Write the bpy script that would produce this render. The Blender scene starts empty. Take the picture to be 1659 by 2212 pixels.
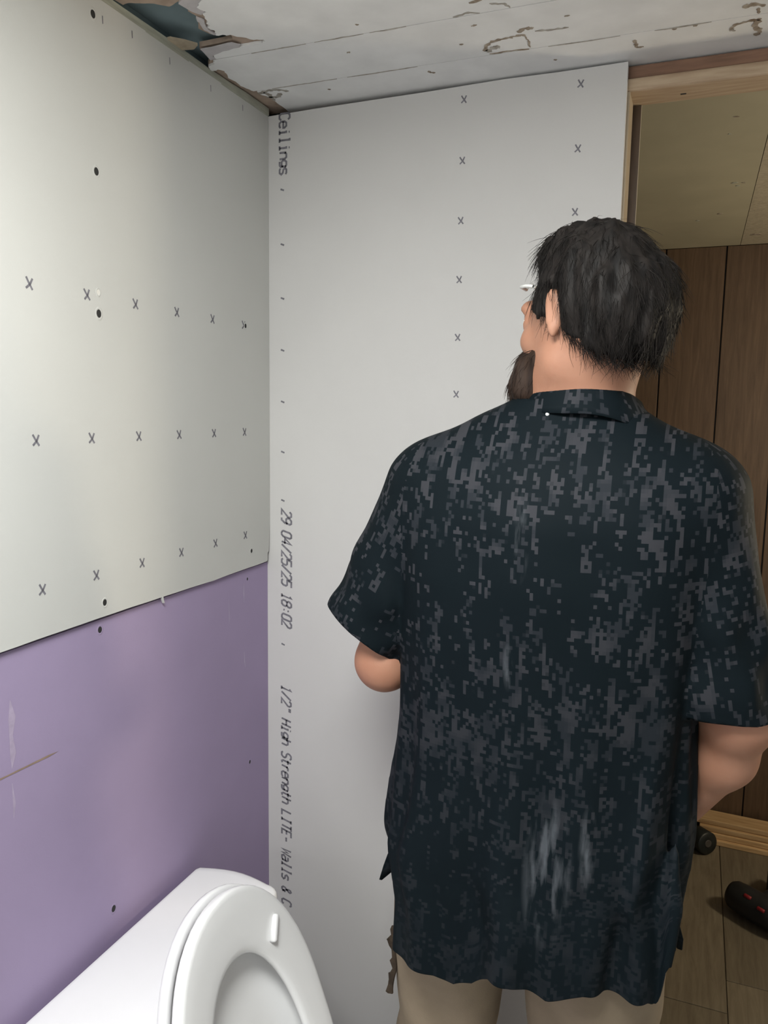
import bpy, bmesh, math, random
import numpy as np
from mathutils import Vector, Matrix

S = bpy.context.scene
COL = S.collection

# ------------------------------------------------------------------ camera
cam_d = bpy.data.cameras.new('camera')
cam = bpy.data.objects.new('camera', cam_d)
COL.objects.link(cam)
YAW, PITCH, ROLL = 0.3766, 0.1308, 0.0151
fwd = Vector((-math.sin(YAW)*math.cos(PITCH), math.cos(YAW)*math.cos(PITCH), -math.sin(PITCH)))
rt = Vector((math.cos(YAW), math.sin(YAW), 0)); up = rt.cross(fwd)
rt2 = rt*math.cos(ROLL)+up*math.sin(ROLL); up2 = -rt*math.sin(ROLL)+up*math.cos(ROLL)
m = Matrix((rt2, up2, -fwd)).transposed().to_4x4()
m.translation = (0.8173, 0, 1.54)
cam.matrix_world = m
cam_d.sensor_fit = 'HORIZONTAL'; cam_d.sensor_width = 36
cam_d.lens = 1692.3/1659*36
cam_d.clip_start = 0.02
S.camera = cam

# ------------------------------------------------------------------ world, lights, exposure
w = bpy.data.worlds.new('world'); S.world = w; w.use_nodes = True
w.node_tree.nodes['Background'].inputs[0].default_value = (.5, .55, .6, 1)
w.node_tree.nodes['Background'].inputs[1].default_value = 0.05
S.view_settings.view_transform = 'Standard'; S.view_settings.look = 'None'
S.view_settings.gamma = 1; S.view_settings.use_curve_mapping = False
S.view_settings.exposure = 0.0

def lamp(name, kind, loc, target, energy, color, **kw):
    l = bpy.data.lights.new(name, kind); l.energy = energy; l.color = color
    for k, v in kw.items(): setattr(l, k, v)
    o = bpy.data.objects.new(name, l); COL.objects.link(o); o.location = loc
    d = Vector(target)-Vector(loc); o.rotation_euler = d.to_track_quat('-Z', 'Y').to_euler()
    return o
# the bathroom's flush ceiling light, above and behind the camera
lamp('ceiling_light', 'AREA', (.54, .14, 2.085), (.54, .14, 0), 26.5, (.985, 1, .965), shape='DISK', size=.50)
lamp('ceiling_light_glow', 'POINT', (.54, .14, 1.97), (0, 0, 0), 4, (.985, 1, .965), shadow_soft_size=.16)
# an added soft fill at the rear wall, no known fixture, and the dim warm lamp of the next room
lamp('rear_fill', 'AREA', (.30, -.86, 1.60), (.40, 1, 1.5), 2.8, (.985, 1, .97), shape='RECTANGLE', size=.7, size_y=.14)
lamp('hall_lamp', 'POINT', (1.95, 2.1, 1.45), (1.0, 2.5, 0.6), 34, (1, .87, .64), shadow_soft_size=.12)

# ------------------------------------------------------------------ helpers
def mesh_obj(name, verts, faces, mat=None, parent=None, smooth=False):
    me = bpy.data.meshes.new(name)
    me.from_pydata([tuple(map(float, v)) for v in verts], [], [tuple(int(i) for i in f) for f in faces])
    me.validate(); me.update()
    if mat: me.materials.append(mat)
    if smooth: me.polygons.foreach_set('use_smooth', [True]*len(me.polygons))
    o = bpy.data.objects.new(name, me); COL.objects.link(o)
    if parent: o.parent = parent
    return o
def bm_obj(name, bm, mat=None, parent=None, smooth=False):
    me = bpy.data.meshes.new(name); bm.normal_update(); bm.to_mesh(me); bm.free()
    if mat: me.materials.append(mat)
    if smooth: me.polygons.foreach_set('use_smooth', [True]*len(me.polygons))
    o = bpy.data.objects.new(name, me); COL.objects.link(o)
    if parent: o.parent = parent
    return o
def empty(name, loc=(0, 0, 0)):
    o = bpy.data.objects.new(name, None); COL.objects.link(o); o.location = loc
    o.empty_display_size = .1
    return o
def tag(o, label, cat, group=None):
    o['label'] = label; o['category'] = cat
    if group: o['group'] = group
    return o
def structure(o): o['kind'] = 'structure'; return o
def keep(child, parent):          # parent without moving the child
    child.parent = parent; child.matrix_parent_inverse = Matrix.Translation(parent.location).inverted()
    return child
def add_box(bm, lo, hi, bevel=0, seg=2):
    r = bmesh.ops.create_cube(bm, size=1)
    c = [(a+b)/2 for a, b in zip(lo, hi)]; d = [b-a for a, b in zip(lo, hi)]
    bmesh.ops.transform(bm, matrix=Matrix.Translation(c) @ Matrix.Diagonal((*d, 1)), verts=r['verts'])
    if bevel:
        vs = set(r['verts'])
        es = [e for e in bm.edges if e.verts[0] in vs and e.verts[1] in vs]
        bmesh.ops.bevel(bm, geom=es, offset=bevel, segments=seg, affect='EDGES', profile=.5)
def box(name, lo, hi, mat, parent=None, bevel=0, seg=2):
    bm = bmesh.new(); add_box(bm, lo, hi, bevel, seg)
    return bm_obj(name, bm, mat, parent)
def prism(name, poly, axis, a, b, mat, parent=None, bevel=0):
    """extrude a polygon: poly holds the two other coordinates in xyz order"""
    def P(p, t):
        l = list(p); l.insert(axis, t); return l
    bm = bmesh.new()
    va = [bm.verts.new(P(p, a)) for p in poly]; vb = [bm.verts.new(P(p, b)) for p in poly]
    n = len(poly)
    for i in range(n): bm.faces.new((va[i], va[(i+1) % n], vb[(i+1) % n], vb[i]))
    from mathutils.geometry import tessellate_polygon
    for tri in tessellate_polygon([[Vector((q[0], q[1], 0)) for q in poly]]):
        for vs_ in (va, vb):
            try: bm.faces.new([vs_[i] for i in tri])
            except ValueError: pass
    bmesh.ops.recalc_face_normals(bm, faces=bm.faces[:])
    if bevel:
        es = [e for e in bm.edges if e.calc_face_angle(0) > .5]
        bmesh.ops.bevel(bm, geom=es, offset=bevel, segments=3, affect='EDGES', profile=.5)
    return bm_obj(name, bm, mat, parent)

# ------------------------------------------------------------------ materials
def new_mat(name):
    m = bpy.data.materials.new(name); m.use_nodes = True
    nt = m.node_tree; b = nt.nodes['Principled BSDF']
    return m, nt, b
def nd(nt, t, **kw):
    n = nt.nodes.new(t)
    for k, v in kw.items(): setattr(n, k, v)
    return n
def simple(name, col, rough=.6, var=.0, scale=8, bump=0, bscale=200, spec=.5, col2=None, stretch=(1, 1, 1), detail=4, metal=0):
    m, nt, b = new_mat(name)
    b.inputs['Roughness'].default_value = rough; b.inputs['Specular IOR Level'].default_value = spec
    b.inputs['Metallic'].default_value = metal
    b.inputs['Base Color'].default_value = (*col, 1)
    geo = nd(nt, 'ShaderNodeTexCoord')
    mp = nd(nt, 'ShaderNodeMapping'); mp.inputs['Scale'].default_value = stretch
    nt.links.new(geo.outputs['Object'], mp.inputs['Vector'])
    if var or col2:
        n = nd(nt, 'ShaderNodeTexNoise'); n.inputs['Scale'].default_value = scale; n.inputs['Detail'].default_value = detail
        nt.links.new(mp.outputs[0], n.inputs['Vector'])
        r = nd(nt, 'ShaderNodeValToRGB')
        c2 = col2 or tuple(c*(1+var) for c in col); c1 = col if col2 else tuple(c*(1-var) for c in col)
        r.color_ramp.elements[0].position = .32; r.color_ramp.elements[1].position = .68
        r.color_ramp.elements[0].color = (*c1, 1); r.color_ramp.elements[1].color = (*c2, 1)
        nt.links.new(n.outputs['Fac'], r.inputs[0]); nt.links.new(r.outputs[0], b.inputs['Base Color'])
    if bump:
        n2 = nd(nt, 'ShaderNodeTexNoise'); n2.inputs['Scale'].default_value = bscale; n2.inputs['Detail'].default_value = 3
        nt.links.new(mp.outputs[0], n2.inputs['Vector'])
        bp = nd(nt, 'ShaderNodeBump'); bp.inputs['Strength'].default_value = bump; bp.inputs['Distance'].default_value = .002
        nt.links.new(n2.outputs['Fac'], bp.inputs['Height']); nt.links.new(bp.outputs[0], b.inputs['Normal'])
    return m
M = {}
M['paper'] = simple('drywall_paper_grey', (.565, .566, .548), .85, .015, 5, .05, 500, .25)
M['paper2'] = simple('drywall_paper_back', (.60, .59, .585), .85, .015, 5, .05, 500, .25)
M['gypsum'] = simple('gypsum_edge', (.72, .70, .66), .95, .05, 60)
M['purple'] = simple('drywall_paper_purple', (.352, .284, .438), .8, .03, 6, .05, 500, .25)
M['ceil'] = simple('ceiling_white', (.77, .775, .785), .8, .06, 14, .12, 90, .25)
M['cavity'] = simple('ceiling_cavity_teal', (.11, .155, .175), .9, .2, 9)
M['kraft'] = simple('torn_brown_paper', (.40, .31, .25), .95, .15, 40, .3, 200)
M['torn'] = simple('torn_pale_paper', (.50, .48, .50), .95, .08, 40, .2, 200)
M['dirt'] = simple('brown_glue_stain', (.17, .12, .08), .95, .3, 80, .3, 300, col2=(.42, .37, .31))
M['dirt2'] = simple('grey_glue_stain', (.26, .235, .20), .95, .3, 80, .3, 300, col2=(.46, .44, .41))
M['ink'] = simple('print_ink', (.175, .17, .195), .9, .25, 120)
M['hole'] = simple('screw_hole_dark', (.02, .02, .02), .7)
M['screw'] = simple('screw_steel', (.09, .09, .095), .45, metal=.6)
M['lath'] = simple('old_lath_wood', (.37, .375, .315), .9, .15, 20, .2, 100, stretch=(8, 1, 8))
M['pine'] = simple('pine_lumber', (.40, .285, .19), .75, .2, 14, .1, 80, stretch=(1, 9, 9), col2=(.52, .40, .28))
M['pine_red'] = simple('reddish_plate_wood', (.24, .135, .09), .8, .2, 14, .1, 80, stretch=(1, 9, 9))
M['stud'] = simple('stud_wood', (.42, .34, .245), .8, .15, 14, .1, 80, stretch=(9, 9, 1))
M['panel'] = None
M['beige'] = simple('hall_ceiling_beige', (.42, .385, .28), .8, .07, 5, .08, 60)
M['beige_rough'] = simple('hall_ceiling_stipple', (.41, .36, .27), .85, .12, 90, .5, 160)
M['ceramic'] = simple('white_glazed_ceramic', (.79, .79, .80), .12, spec=.5)
M['seatplastic'] = simple('white_seat_plastic', (.84, .84, .85), .25, spec=.5)
M['chrome'] = simple('chrome', (.75, .75, .76), .12, metal=1)
M['khaki'] = simple('khaki_cotton', (.27, .215, .155), .9, .08, 20, .25, 700, .2)
M['frayed'] = simple('frayed_brown_cloth', (.05, .036, .025), .95, .3, 60, .4, 300, .2)
M['shoe'] = simple('brown_boot_leather', (.09, .06, .04), .6, .2, 30)
M['sole'] = simple('boot_sole_rubber', (.02, .02, .02), .8)
M['blackplastic'] = simple('black_tool_plastic', (.012, .013, .014), .5, .2, 30)
M['redplastic'] = simple('red_tool_plastic', (.22, .015, .02), .45)
M['glass_frame'] = simple('pale_spectacle_frame', (.75, .75, .73), .25)
M['speck'] = simple('white_plaster_speck', (.85, .87, .88), .6)

def wood_panel_mat(name, c1, c2, rough, axis_stretch, sc=6):
    m, nt, b = new_mat(name); b.inputs['Roughness'].default_value = rough
    tc = nd(nt, 'ShaderNodeTexCoord'); oi = nd(nt, 'ShaderNodeObjectInfo')
    add = nd(nt, 'ShaderNodeVectorMath', operation='ADD')
    mul = nd(nt, 'ShaderNodeVectorMath', operation='SCALE'); mul.inputs[0].default_value = (7, 3, 5)
    nt.links.new(oi.outputs['Random'], mul.inputs['Scale'])
    nt.links.new(tc.outputs['Object'], add.inputs[0]); nt.links.new(mul.outputs[0], add.inputs[1])
    mp = nd(nt, 'ShaderNodeMapping'); mp.inputs['Scale'].default_value = axis_stretch
    nt.links.new(add.outputs[0], mp.inputs[0])
    n = nd(nt, 'ShaderNodeTexNoise'); n.inputs['Scale'].default_value = sc; n.inputs['Detail'].default_value = 6; n.inputs['Roughness'].default_value = .65
    n.inputs['Distortion'].default_value = .6
    nt.links.new(mp.outputs[0], n.inputs['Vector'])
    r = nd(nt, 'ShaderNodeValToRGB'); r.color_ramp.elements[0].position = .3; r.color_ramp.elements[1].position = .72
    r.color_ramp.elements[0].color = (*c1, 1); r.color_ramp.elements[1].color = (*c2, 1)
    nt.links.new(n.outputs['Fac'], r.inputs[0])
    hs = nd(nt, 'ShaderNodeHueSaturation')
    mr = nd(nt, 'ShaderNodeMapRange'); mr.inputs['To Min'].default_value = .82; mr.inputs['To Max'].default_value = 1.18
    nt.links.new(oi.outputs['Random'], mr.inputs[0]); nt.links.new(mr.outputs[0], hs.inputs['Value'])
    nt.links.new(r.outputs[0], hs.inputs['Color']); nt.links.new(hs.outputs[0], b.inputs['Base Color'])
    return m
M['panel'] = wood_panel_mat('walnut_wall_panelling', (.062, .036, .02), (.125, .078, .046), .55, (14, 14, 1), 5)
M['floor'] = wood_panel_mat('grey_brown_floor_planks', (.12, .096, .066), (.205, .175, .125), .6, (12, 1.2, 1), 5)
M['subfloor'] = simple('plywood_subfloor', (.22, .18, .13), .8, .2, 6)
M['lumber'] = wood_panel_mat('stacked_pine_boards', (.36, .22, .10), (.60, .42, .235), .7, (1.5, 16, 16), 4)

def skin_mat():
    m, nt, b = new_mat('skin')
    b.inputs['Roughness'].default_value = .55
    b.inputs['Subsurface Weight'].default_value = .12
    b.inputs['Subsurface Radius'].default_value = (.012, .005, .003)
    tc = nd(nt, 'ShaderNodeTexCoord'); n = nd(nt, 'ShaderNodeTexNoise'); n.inputs['Scale'].default_value = 14; n.inputs['Detail'].default_value = 6
    nt.links.new(tc.outputs['Object'], n.inputs['Vector'])
    r = nd(nt, 'ShaderNodeValToRGB'); r.color_ramp.elements[0].position = .3; r.color_ramp.elements[1].position = .7
    r.color_ramp.elements[0].color = (.375, .178, .112, 1); r.color_ramp.elements[1].color = (.44, .23, .153, 1)
    nt.links.new(n.outputs['Fac'], r.inputs[0]); nt.links.new(r.outputs[0], b.inputs['Base Color'])
    n2 = nd(nt, 'ShaderNodeTexNoise'); n2.inputs['Scale'].default_value = 400
    nt.links.new(tc.outputs['Object'], n2.inputs['Vector'])
    bp = nd(nt, 'ShaderNodeBump'); bp.inputs['Strength'].default_value = .12; bp.inputs['Distance'].default_value = .001
    nt.links.new(n2.outputs['Fac'], bp.inputs['Height']); nt.links.new(bp.outputs[0], b.inputs['Normal'])
    return m
M['skin'] = skin_mat()
def hair_mat(name, c1, c2, rough=.45):
    m, nt, b = new_mat(name); b.inputs['Roughness'].default_value = rough; b.inputs['Specular IOR Level'].default_value = .18
    tc = nd(nt, 'ShaderNodeTexCoord'); mp = nd(nt, 'ShaderNodeMapping'); mp.inputs['Scale'].default_value = (60, 60, 12)
    nt.links.new(tc.outputs['Object'], mp.inputs[0])
    n = nd(nt, 'ShaderNodeTexNoise'); n.inputs['Scale'].default_value = 1.4; n.inputs['Detail'].default_value = 3
    nt.links.new(mp.outputs[0], n.inputs['Vector'])
    r = nd(nt, 'ShaderNodeValToRGB'); r.color_ramp.elements[0].position = .35; r.color_ramp.elements[1].position = .75
    r.color_ramp.elements[0].color = (*c1, 1); r.color_ramp.elements[1].color = (*c2, 1)
    nt.links.new(n.outputs['Fac'], r.inputs[0]); nt.links.new(r.outputs[0], b.inputs['Base Color'])
    return m
M['hair'] = hair_mat('dark_brown_hair', (.0055, .0047, .0045), (.026, .0215, .0195), .6)
M['beard'] = hair_mat('brown_beard', (.02, .012, .009), (.05, .03, .021), .6)
M['eye'] = simple('eye_white', (.7, .68, .65), .2)

def shirt_mat():
    """navy cloth with a digital, dripping block print (uv in metres)"""
    m, nt, b = new_mat('navy_block_print_cloth')
    L = nt.links.new
    uv = nd(nt, 'ShaderNodeUVMap'); uv.uv_map = 'UVMap'
    def vm(op, a, v=None):
        n = nd(nt, 'ShaderNodeVectorMath', operation=op); L(a, n.inputs[0])
        if v is not None: n.inputs[1].default_value = v
        return n.outputs[0]
    def mt(op, a, bb, clamp=False):
        n = nd(nt, 'ShaderNodeMath', operation=op); n.use_clamp = clamp
        for i, x in enumerate((a, bb)):
            if x is None: continue
            if isinstance(x, (int, float)): n.inputs[i].default_value = x
            else: L(x, n.inputs[i])
        return n.outputs[0]
    def noise(vec, scale_v, detail=2, rough=.5):
        mp = vm('MULTIPLY', vec, scale_v)
        n = nd(nt, 'ShaderNodeTexNoise'); n.noise_dimensions = '2D'; n.inputs['Scale'].default_value = 1
        n.inputs['Detail'].default_value = detail; n.inputs['Roughness'].default_value = rough
        L(mp, n.inputs['Vector']); return n.outputs['Fac']
    cell = vm('SNAP', uv.outputs[0], (.0042, .0049, 1))
    big = noise(cell, (62, 17, 1), 2, .5)                # drips, taller than wide
    med = noise(vm('ADD', cell, (3.1, 7.7, 0)), (120, 80, 1), 1, .5)
    col = noise(vm('ADD', cell, (1.3, 2.2, 0)), (9, 5, 1), 1, .5)       # dense and bare areas
    wn = nd(nt, 'ShaderNodeTexWhiteNoise'); wn.noise_dimensions = '2D'; L(vm('ADD', cell, (.001, .001, 0)), wn.inputs['Vector'])
    v = mt('ADD', mt('MULTIPLY', big, 1.0), mt('MULTIPLY', med, .75))
    v = mt('ADD', v, mt('MULTIPLY', col, .45)); v = mt('ADD', v, mt('MULTIPLY', wn.outputs[0], .21))
    msk = mt('MULTIPLY', mt('SUBTRACT', v, 1.27), 60, True)
    # two greys in the print
    tone = noise(vm('ADD', cell, (5, 5, 0)), (30, 30, 1), 1, .5)
    rp = nd(nt, 'ShaderNodeValToRGB'); rp.color_ramp.elements[0].position = .4; rp.color_ramp.elements[1].position = .6
    rp.color_ramp.elements[0].color = (.018, .0215, .027, 1); rp.color_ramp.elements[1].color = (.034, .0355, .042, 1)
    L(tone, rp.inputs[0])
    mix = nd(nt, 'ShaderNodeMix', data_type='RGBA')
    mix.inputs['A'].default_value = (.0034, .0072, .0098, 1)
    tcz = nd(nt, 'ShaderNodeSeparateXYZ'); L(uv.outputs[0], tcz.inputs[0])
    shade_fade = nd(nt, 'ShaderNodeMapRange'); shade_fade.inputs['From Min'].default_value = .85; shade_fade.inputs['From Max'].default_value = 1.35; shade_fade.inputs['To Min'].default_value = .27; L(tcz.outputs['Y'], shade_fade.inputs[0])  # print weaker toward the hem: dirt and dimmer light put into its colour
    L(mt('MULTIPLY', msk, shade_fade.outputs[0]), mix.inputs['Factor']); L(rp.outputs[0], mix.inputs['B'])
    # chalky plaster dust rubbed into the lower back
    tc = nd(nt, 'ShaderNodeTexCoord')
    dn = nd(nt, 'ShaderNodeTexNoise'); dn.inputs['Scale'].default_value = 1; dn.inputs['Detail'].default_value = 5
    mp = nd(nt, 'ShaderNodeMapping'); mp.inputs['Scale'].default_value = (60, 1, 11); mp.inputs['Rotation'].default_value = (0, -.22, 0)
    L(tc.outputs['Object'], mp.inputs[0]); L(mp.outputs[0], dn.inputs['Vector'])
    sep = nd(nt, 'ShaderNodeSeparateXYZ'); L(tc.outputs['Object'], sep.inputs[0])
    def gauss(px, pz, sx, sz):
        dx = mt('DIVIDE', mt('SUBTRACT', sep.outputs['X'], px), sx); dz = mt('DIVIDE', mt('SUBTRACT', sep.outputs['Z'], pz), sz)
        r2 = mt('ADD', mt('MULTIPLY', dx, dx), mt('MULTIPLY', dz, dz))
        return mt('SUBTRACT', 1, r2, True)
    dm = mt('MAXIMUM', gauss(.672, .945, .034, .105), gauss(.720, .985, .012, .06))
    dm = mt('MAXIMUM', dm, gauss(.625, 1.385, .012, .06)); dm = mt('MAXIMUM', dm, gauss(.612, 1.215, .008, .035))
    dust = mt('MULTIPLY', dm, mt('MULTIPLY', mt('SUBTRACT', dn.outputs['Fac'], .47), 7, True), True)
    mix2 = nd(nt, 'ShaderNodeMix', data_type='RGBA'); mix2.inputs['B'].default_value = (.10, .11, .125, 1)
    L(mt('MULTIPLY', dust, .75), mix2.inputs['Factor']); L(mix.outputs['Result'], mix2.inputs['A'])
    L(mix2.outputs['Result'], b.inputs['Base Color'])
    b.inputs['Roughness'].default_value = .72; b.inputs['Specular IOR Level'].default_value = .10
    n2 = nd(nt, 'ShaderNodeTexNoise'); n2.inputs['Scale'].default_value = 22; n2.inputs['Detail'].default_value = 3
    mp2 = nd(nt, 'ShaderNodeMapping'); mp2.inputs['Scale'].default_value = (1, 1, .3); L(tc.outputs['Object'], mp2.inputs[0]); L(mp2.outputs[0], n2.inputs['Vector'])
    bp = nd(nt, 'ShaderNodeBump'); bp.inputs['Strength'].default_value = .35; bp.inputs['Distance'].default_value = .006
    L(n2.outputs['Fac'], bp.inputs['Height']); L(bp.outputs[0], b.inputs['Normal'])
    return m
M['shirt'] = shirt_mat()

# ------------------------------------------------------------------ the setting
YB = 1.42; ZC = 2.115
rnd = random.Random(5)
def ragged(pts, n=4, amp=.003, seed=0):
    r = random.Random(seed); out = []
    for a, b in zip(pts[:-1], pts[1:]):
        for i in range(n):
            t = i/n; out.append((a[0]+(b[0]-a[0])*t+(r.uniform(-amp, amp) if i else 0), a[1]+(b[1]-a[1])*t+(r.uniform(-amp, amp) if i else 0)))
    out.append(pts[-1]); return out

# floors
floor = structure(box('floor', (-.1, -1.0, -.03), (2.6, 3.2, -.006), M['subfloor']))
fx = [.28, .46, .64, .82, .985, 1.155, 1.32, 1.50]
for i in range(len(fx)-1):
    ys = [1.50, 2.05+.13*(i % 3), 3.03]
    for a, b in zip(ys[:-1], ys[1:]):
        box('plank', (fx[i]+.0012, a+.001, -.006), (fx[i+1]-.0012, b-.001, 0), M['floor'], floor, .0008, 1)
box('bath_floor', (0, -.9, -.006), (1.75, 1.498, 0), simple('pale_bounce_floor', (.34, .34, .325), .6, .05, 6), floor)  # unseen bathroom floor, pale tone chosen to bounce light onto the ceiling

# left wall: studs behind, grey sheet above, purple moisture board below
wl = structure(box('wall_left', (-.12, -.95, 0), (-.018, YB+.1, 2.25), M['cavity']))
edge = []
r_ = random.Random(3)
for i in range(61):
    y = -.9+(1.405+.9)*i/60
    edge.append((y, 1.2205+.0012*math.sin(y*9)+r_.uniform(-.0007, .0007)))
poly = edge+[(1.4085, 1.2225), (1.4095, 1.238), (1.414, 1.242), (1.4192, 1.30), (1.4198, 1.5), (1.4194, 1.75), (1.4198, 2.0), (1.4185, 2.1045), (1.30, 2.1055), (1.1, 2.1050), (-.9, 2.103)]
up_sheet = prism('drywall_sheet', poly, 0, -.0127, 0, M['paper'], wl)
up_sheet['label'] = 'light grey drywall sheet with rows of printed crosses'
low_sheet = prism('drywall_sheet', [(-.9, .01), (1.4198, .01), (1.4198, 1.2165), (.6, 1.2165), (-.9, 1.2165)], 0, -.0167, -.0065, M['purple'], wl)
low_sheet['label'] = 'purple drywall sheet below the grey one'
# torn paper nick hanging from the grey sheet's lower edge
prism('torn_nick', [(1.059, 1.2212), (1.0615, 1.2212), (1.0625, 1.216), (1.0645, 1.2105), (1.0635, 1.2095), (1.0605, 1.2155)], 0, -.0035, .0008, M['paper'], up_sheet)

# back wall: stud wall with one grey sheet, the doorway to its right
wb = structure(box('wall_back', (0, YB+.0127, .02), (.6415, YB+.079, 2.10), M['stud']))
be = [(-.0085, .012), (.680, .012)]+[(.680-.005*t+.0004*math.sin(40*t), .012+2.097*t) for t in (.2, .4, .6, .8, .95)]+[(.675, 2.1115), (.56, 2.1105), (.47, 2.1115), (.32, 2.1085), (.2, 2.1075), (.1, 2.1065), (-.0085, 2.104)]
def back_sheet():
    return prism('drywall_sheet', [(p[0], p[1]) for p in be], 1, YB, YB+.0127, M['paper2'], wb)
bsheet = back_sheet()
box('stud', (.6418, YB+.0128, .0), (.6795, YB+.077, 2.069), M['stud'], wb)
far_panel = box('panel', (-.5, YB+.0795, 0), (.693, YB+.084, 2.069), M['panel'], wb)
box('panel_edge', (.6931, YB+.0795, 0), (.6937, YB+.084, 2.069), simple('raw_panel_edge', (.5, .43, .33), .9), wb)
hd = structure(box('trim_1', (.6415, YB+.0135, 2.0693), (1.72, YB+.085, 2.0905), M['pine'], None, .004, 3))
hd['label'] = 'pale pine header over the doorway'
tp = structure(box('trim_2', (.0, YB+.022, 2.0907), (1.72, YB+.085, 2.113), M['pine_red'], None, .003, 2))
box('knot', (.757, YB+.05, 2.0687), (.766, YB+.054, 2.0693), M['hole'], hd)

# other walls of the bathroom and the next room
structure(box('wall_right', (1.72, -.95, 0), (1.80, YB+.085, 2.25), M['paper']))
structure(box('wall_rear', (-.12, -1.0, 0), (1.8, -.92, 2.25), M['paper']))
structure(box('wall_hall_left', (-.6, YB+.084, 0), (-.5, 3.1, 2.25), M['panel']))
structure(box('wall_hall_right', (2.4, YB+.084, 0), (2.5, 3.1, 2.25), M['panel']))
structure(box('wall_hall_near', (1.80, YB+.084, 0), (2.4, YB+.16, 2.25), M['panel']))
wf = structure(box('wall_far', (-.5, 3.037, 0), (2.4, 3.1, 2.25), M['hole']))
px_ = [-.5, -.29, -.13, .08, .19, .385, .58, .678, .875, 1.06, 1.16, 1.36, 1.55, 1.65, 1.86, 2.04, 2.14, 2.4]
for a, b in zip(px_[:-1], px_[1:]):
    box('plank', (a+.0022, 3.028, .0), (b-.0022, 3.037, 2.1135), M['panel'], wf, .0015, 1)

# ceilings
cl = structure(box('ceiling', (-.12, -1.0, 2.20), (2.5, 3.1, 2.25), M['cavity']))
tornW = [(.122, .93), (.132, .96), (.118, .985), (.123, 1.02), (.103, 1.035), (.109, 1.053), (.099, 1.056), (.09, 1.08), (.087, 1.09), (.082, 1.093), (.087, 1.107), (.08, 1.119), (.095, 1.123), (.104, 1.126), (.124, 1.148), (.142, 1.156), (.141, 1.163), (.135, 1.165), (.087, 1.165), (.06, 1.168), (.038, 1.173), (.033, 1.1905)]
tW = ragged(tornW, 4, .0022, 1)
big = [(.10, .90), (.06, .885), (0.0, .88), (0.0, -.93), (1.72, -.93), (1.72, 1.1908)]
prism('ceiling_panel', tW[::-1]+big, 2, ZC, ZC+.004, M['ceil'], cl)
t2 = ragged([(.026, 1.1925), (.020, 1.205), (.003, 1.212), (-.004, 1.23), (.012, 1.226), (.02, 1.236), (.016, 1.25), (.010, 1.262), (.014, 1.28), (.012, 1.30), (.016, 1.312), (.022, 1.328)], 3, .0015, 2)
prism('ceiling_panel', t2+[(.6, 1.3285), (1.72, 1.335), (1.72, 1.1925)], 2, ZC, ZC+.004, M['ceil'], cl)
t3 = ragged([(.028, 1.3295), (.026, 1.345), (.034, 1.36), (.036, 1.385), (.036, 1.41), (.032, YB+.034)], 3, .0015, 4)
prism('ceiling_panel', t3+[(.70, YB+.034), (1.72, YB+.034), (1.72, 1.3365), (.6, 1.330)], 2, ZC, ZC+.004, M['ceil'], cl)
# brown paper layer, its own torn edge showing round the hole
tornT = [(.0, 1.0), (.012, .998), (.025, 1.004), (.045, 1.012), (.061, 1.027), (.083, 1.019), (.08, 1.028), (.085, 1.038), (.079, 1.048), (.082, 1.06), (.079, 1.073), (.062, 1.098), (.069, 1.12), (.085, 1.121), (.095, 1.124), (.098, 1.135), (.092, 1.148), (.06, 1.150), (.027, 1.151), (.022, 1.16), (.024, 1.185), (.017, 1.198), (.003, 1.212), (-.008, 1.228)]
prism('torn_paper', ragged(tornT, 3, .0007, 7)+[(-.017, YB+.03), (.2, YB+.03), (.25, .86), (-.017, .86)], 2, ZC+.0042, ZC+.012, M['kraft'], cl)
prism('vapour_barrier', [(-.017, .84), (.30, .84), (.30, 1.43), (-.017, 1.43)], 2, 2.136, 2.139, simple('teal_grey_barrier', (.20, .27, .295), .9, .15, 9), cl)
# pale torn facing flaps
prism('torn_paper', ragged([(.030, 1.150), (.06, 1.149), (.091, 1.147), (.100, 1.157), (.094, 1.1655), (.06, 1.1685), (.036, 1.176), (.032, 1.19), (.022, 1.19)], 3, .0012, 9), 2, ZC-.0006, ZC+.0005, M['torn'], cl)
prism('torn_paper', ragged([(.083, 1.019), (.10, 1.005), (.125, 1.0), (.123, 1.02), (.108, 1.031), (.103, 1.037), (.106, 1.05), (.096, 1.058), (.088, 1.045), (.086, 1.034)], 3, .0012, 11), 2, ZC+.0006, ZC+.0036, M['torn'], cl)
prism('torn_paper', ragged([(.083, 1.062), (.089, 1.075), (.081, 1.09), (.079, 1.101), (.083, 1.118), (.077, 1.118), (.072, 1.10), (.077, 1.08), (.08, 1.068)], 3, .0012, 12), 2, ZC+.0006, ZC+.0036, M['torn'], cl)
# wooden nailer along the top of the left wall and a scrap of wood in the hole
structure(prism('trim_3', [(-.0165, -.9), (-.003, -.9), (-.001, 1.0), (.001, 1.1), (-.001, 1.22), (.001, 1.29), (.004, 1.33), (.004, 1.415), (-.0165, 1.415)], 2, 2.1035, 2.1165, M['lath']))
prism('wood_scrap', [(-.012, 1.104), (.006, 1.102), (.022, 1.118), (.034, 1.136), (.02, 1.146), (-.008, 1.14)], 2, ZC-.001, ZC+.003, simple('raw_wood_scrap', (.42, .35, .26), .9, .2, 40), cl)

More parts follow.
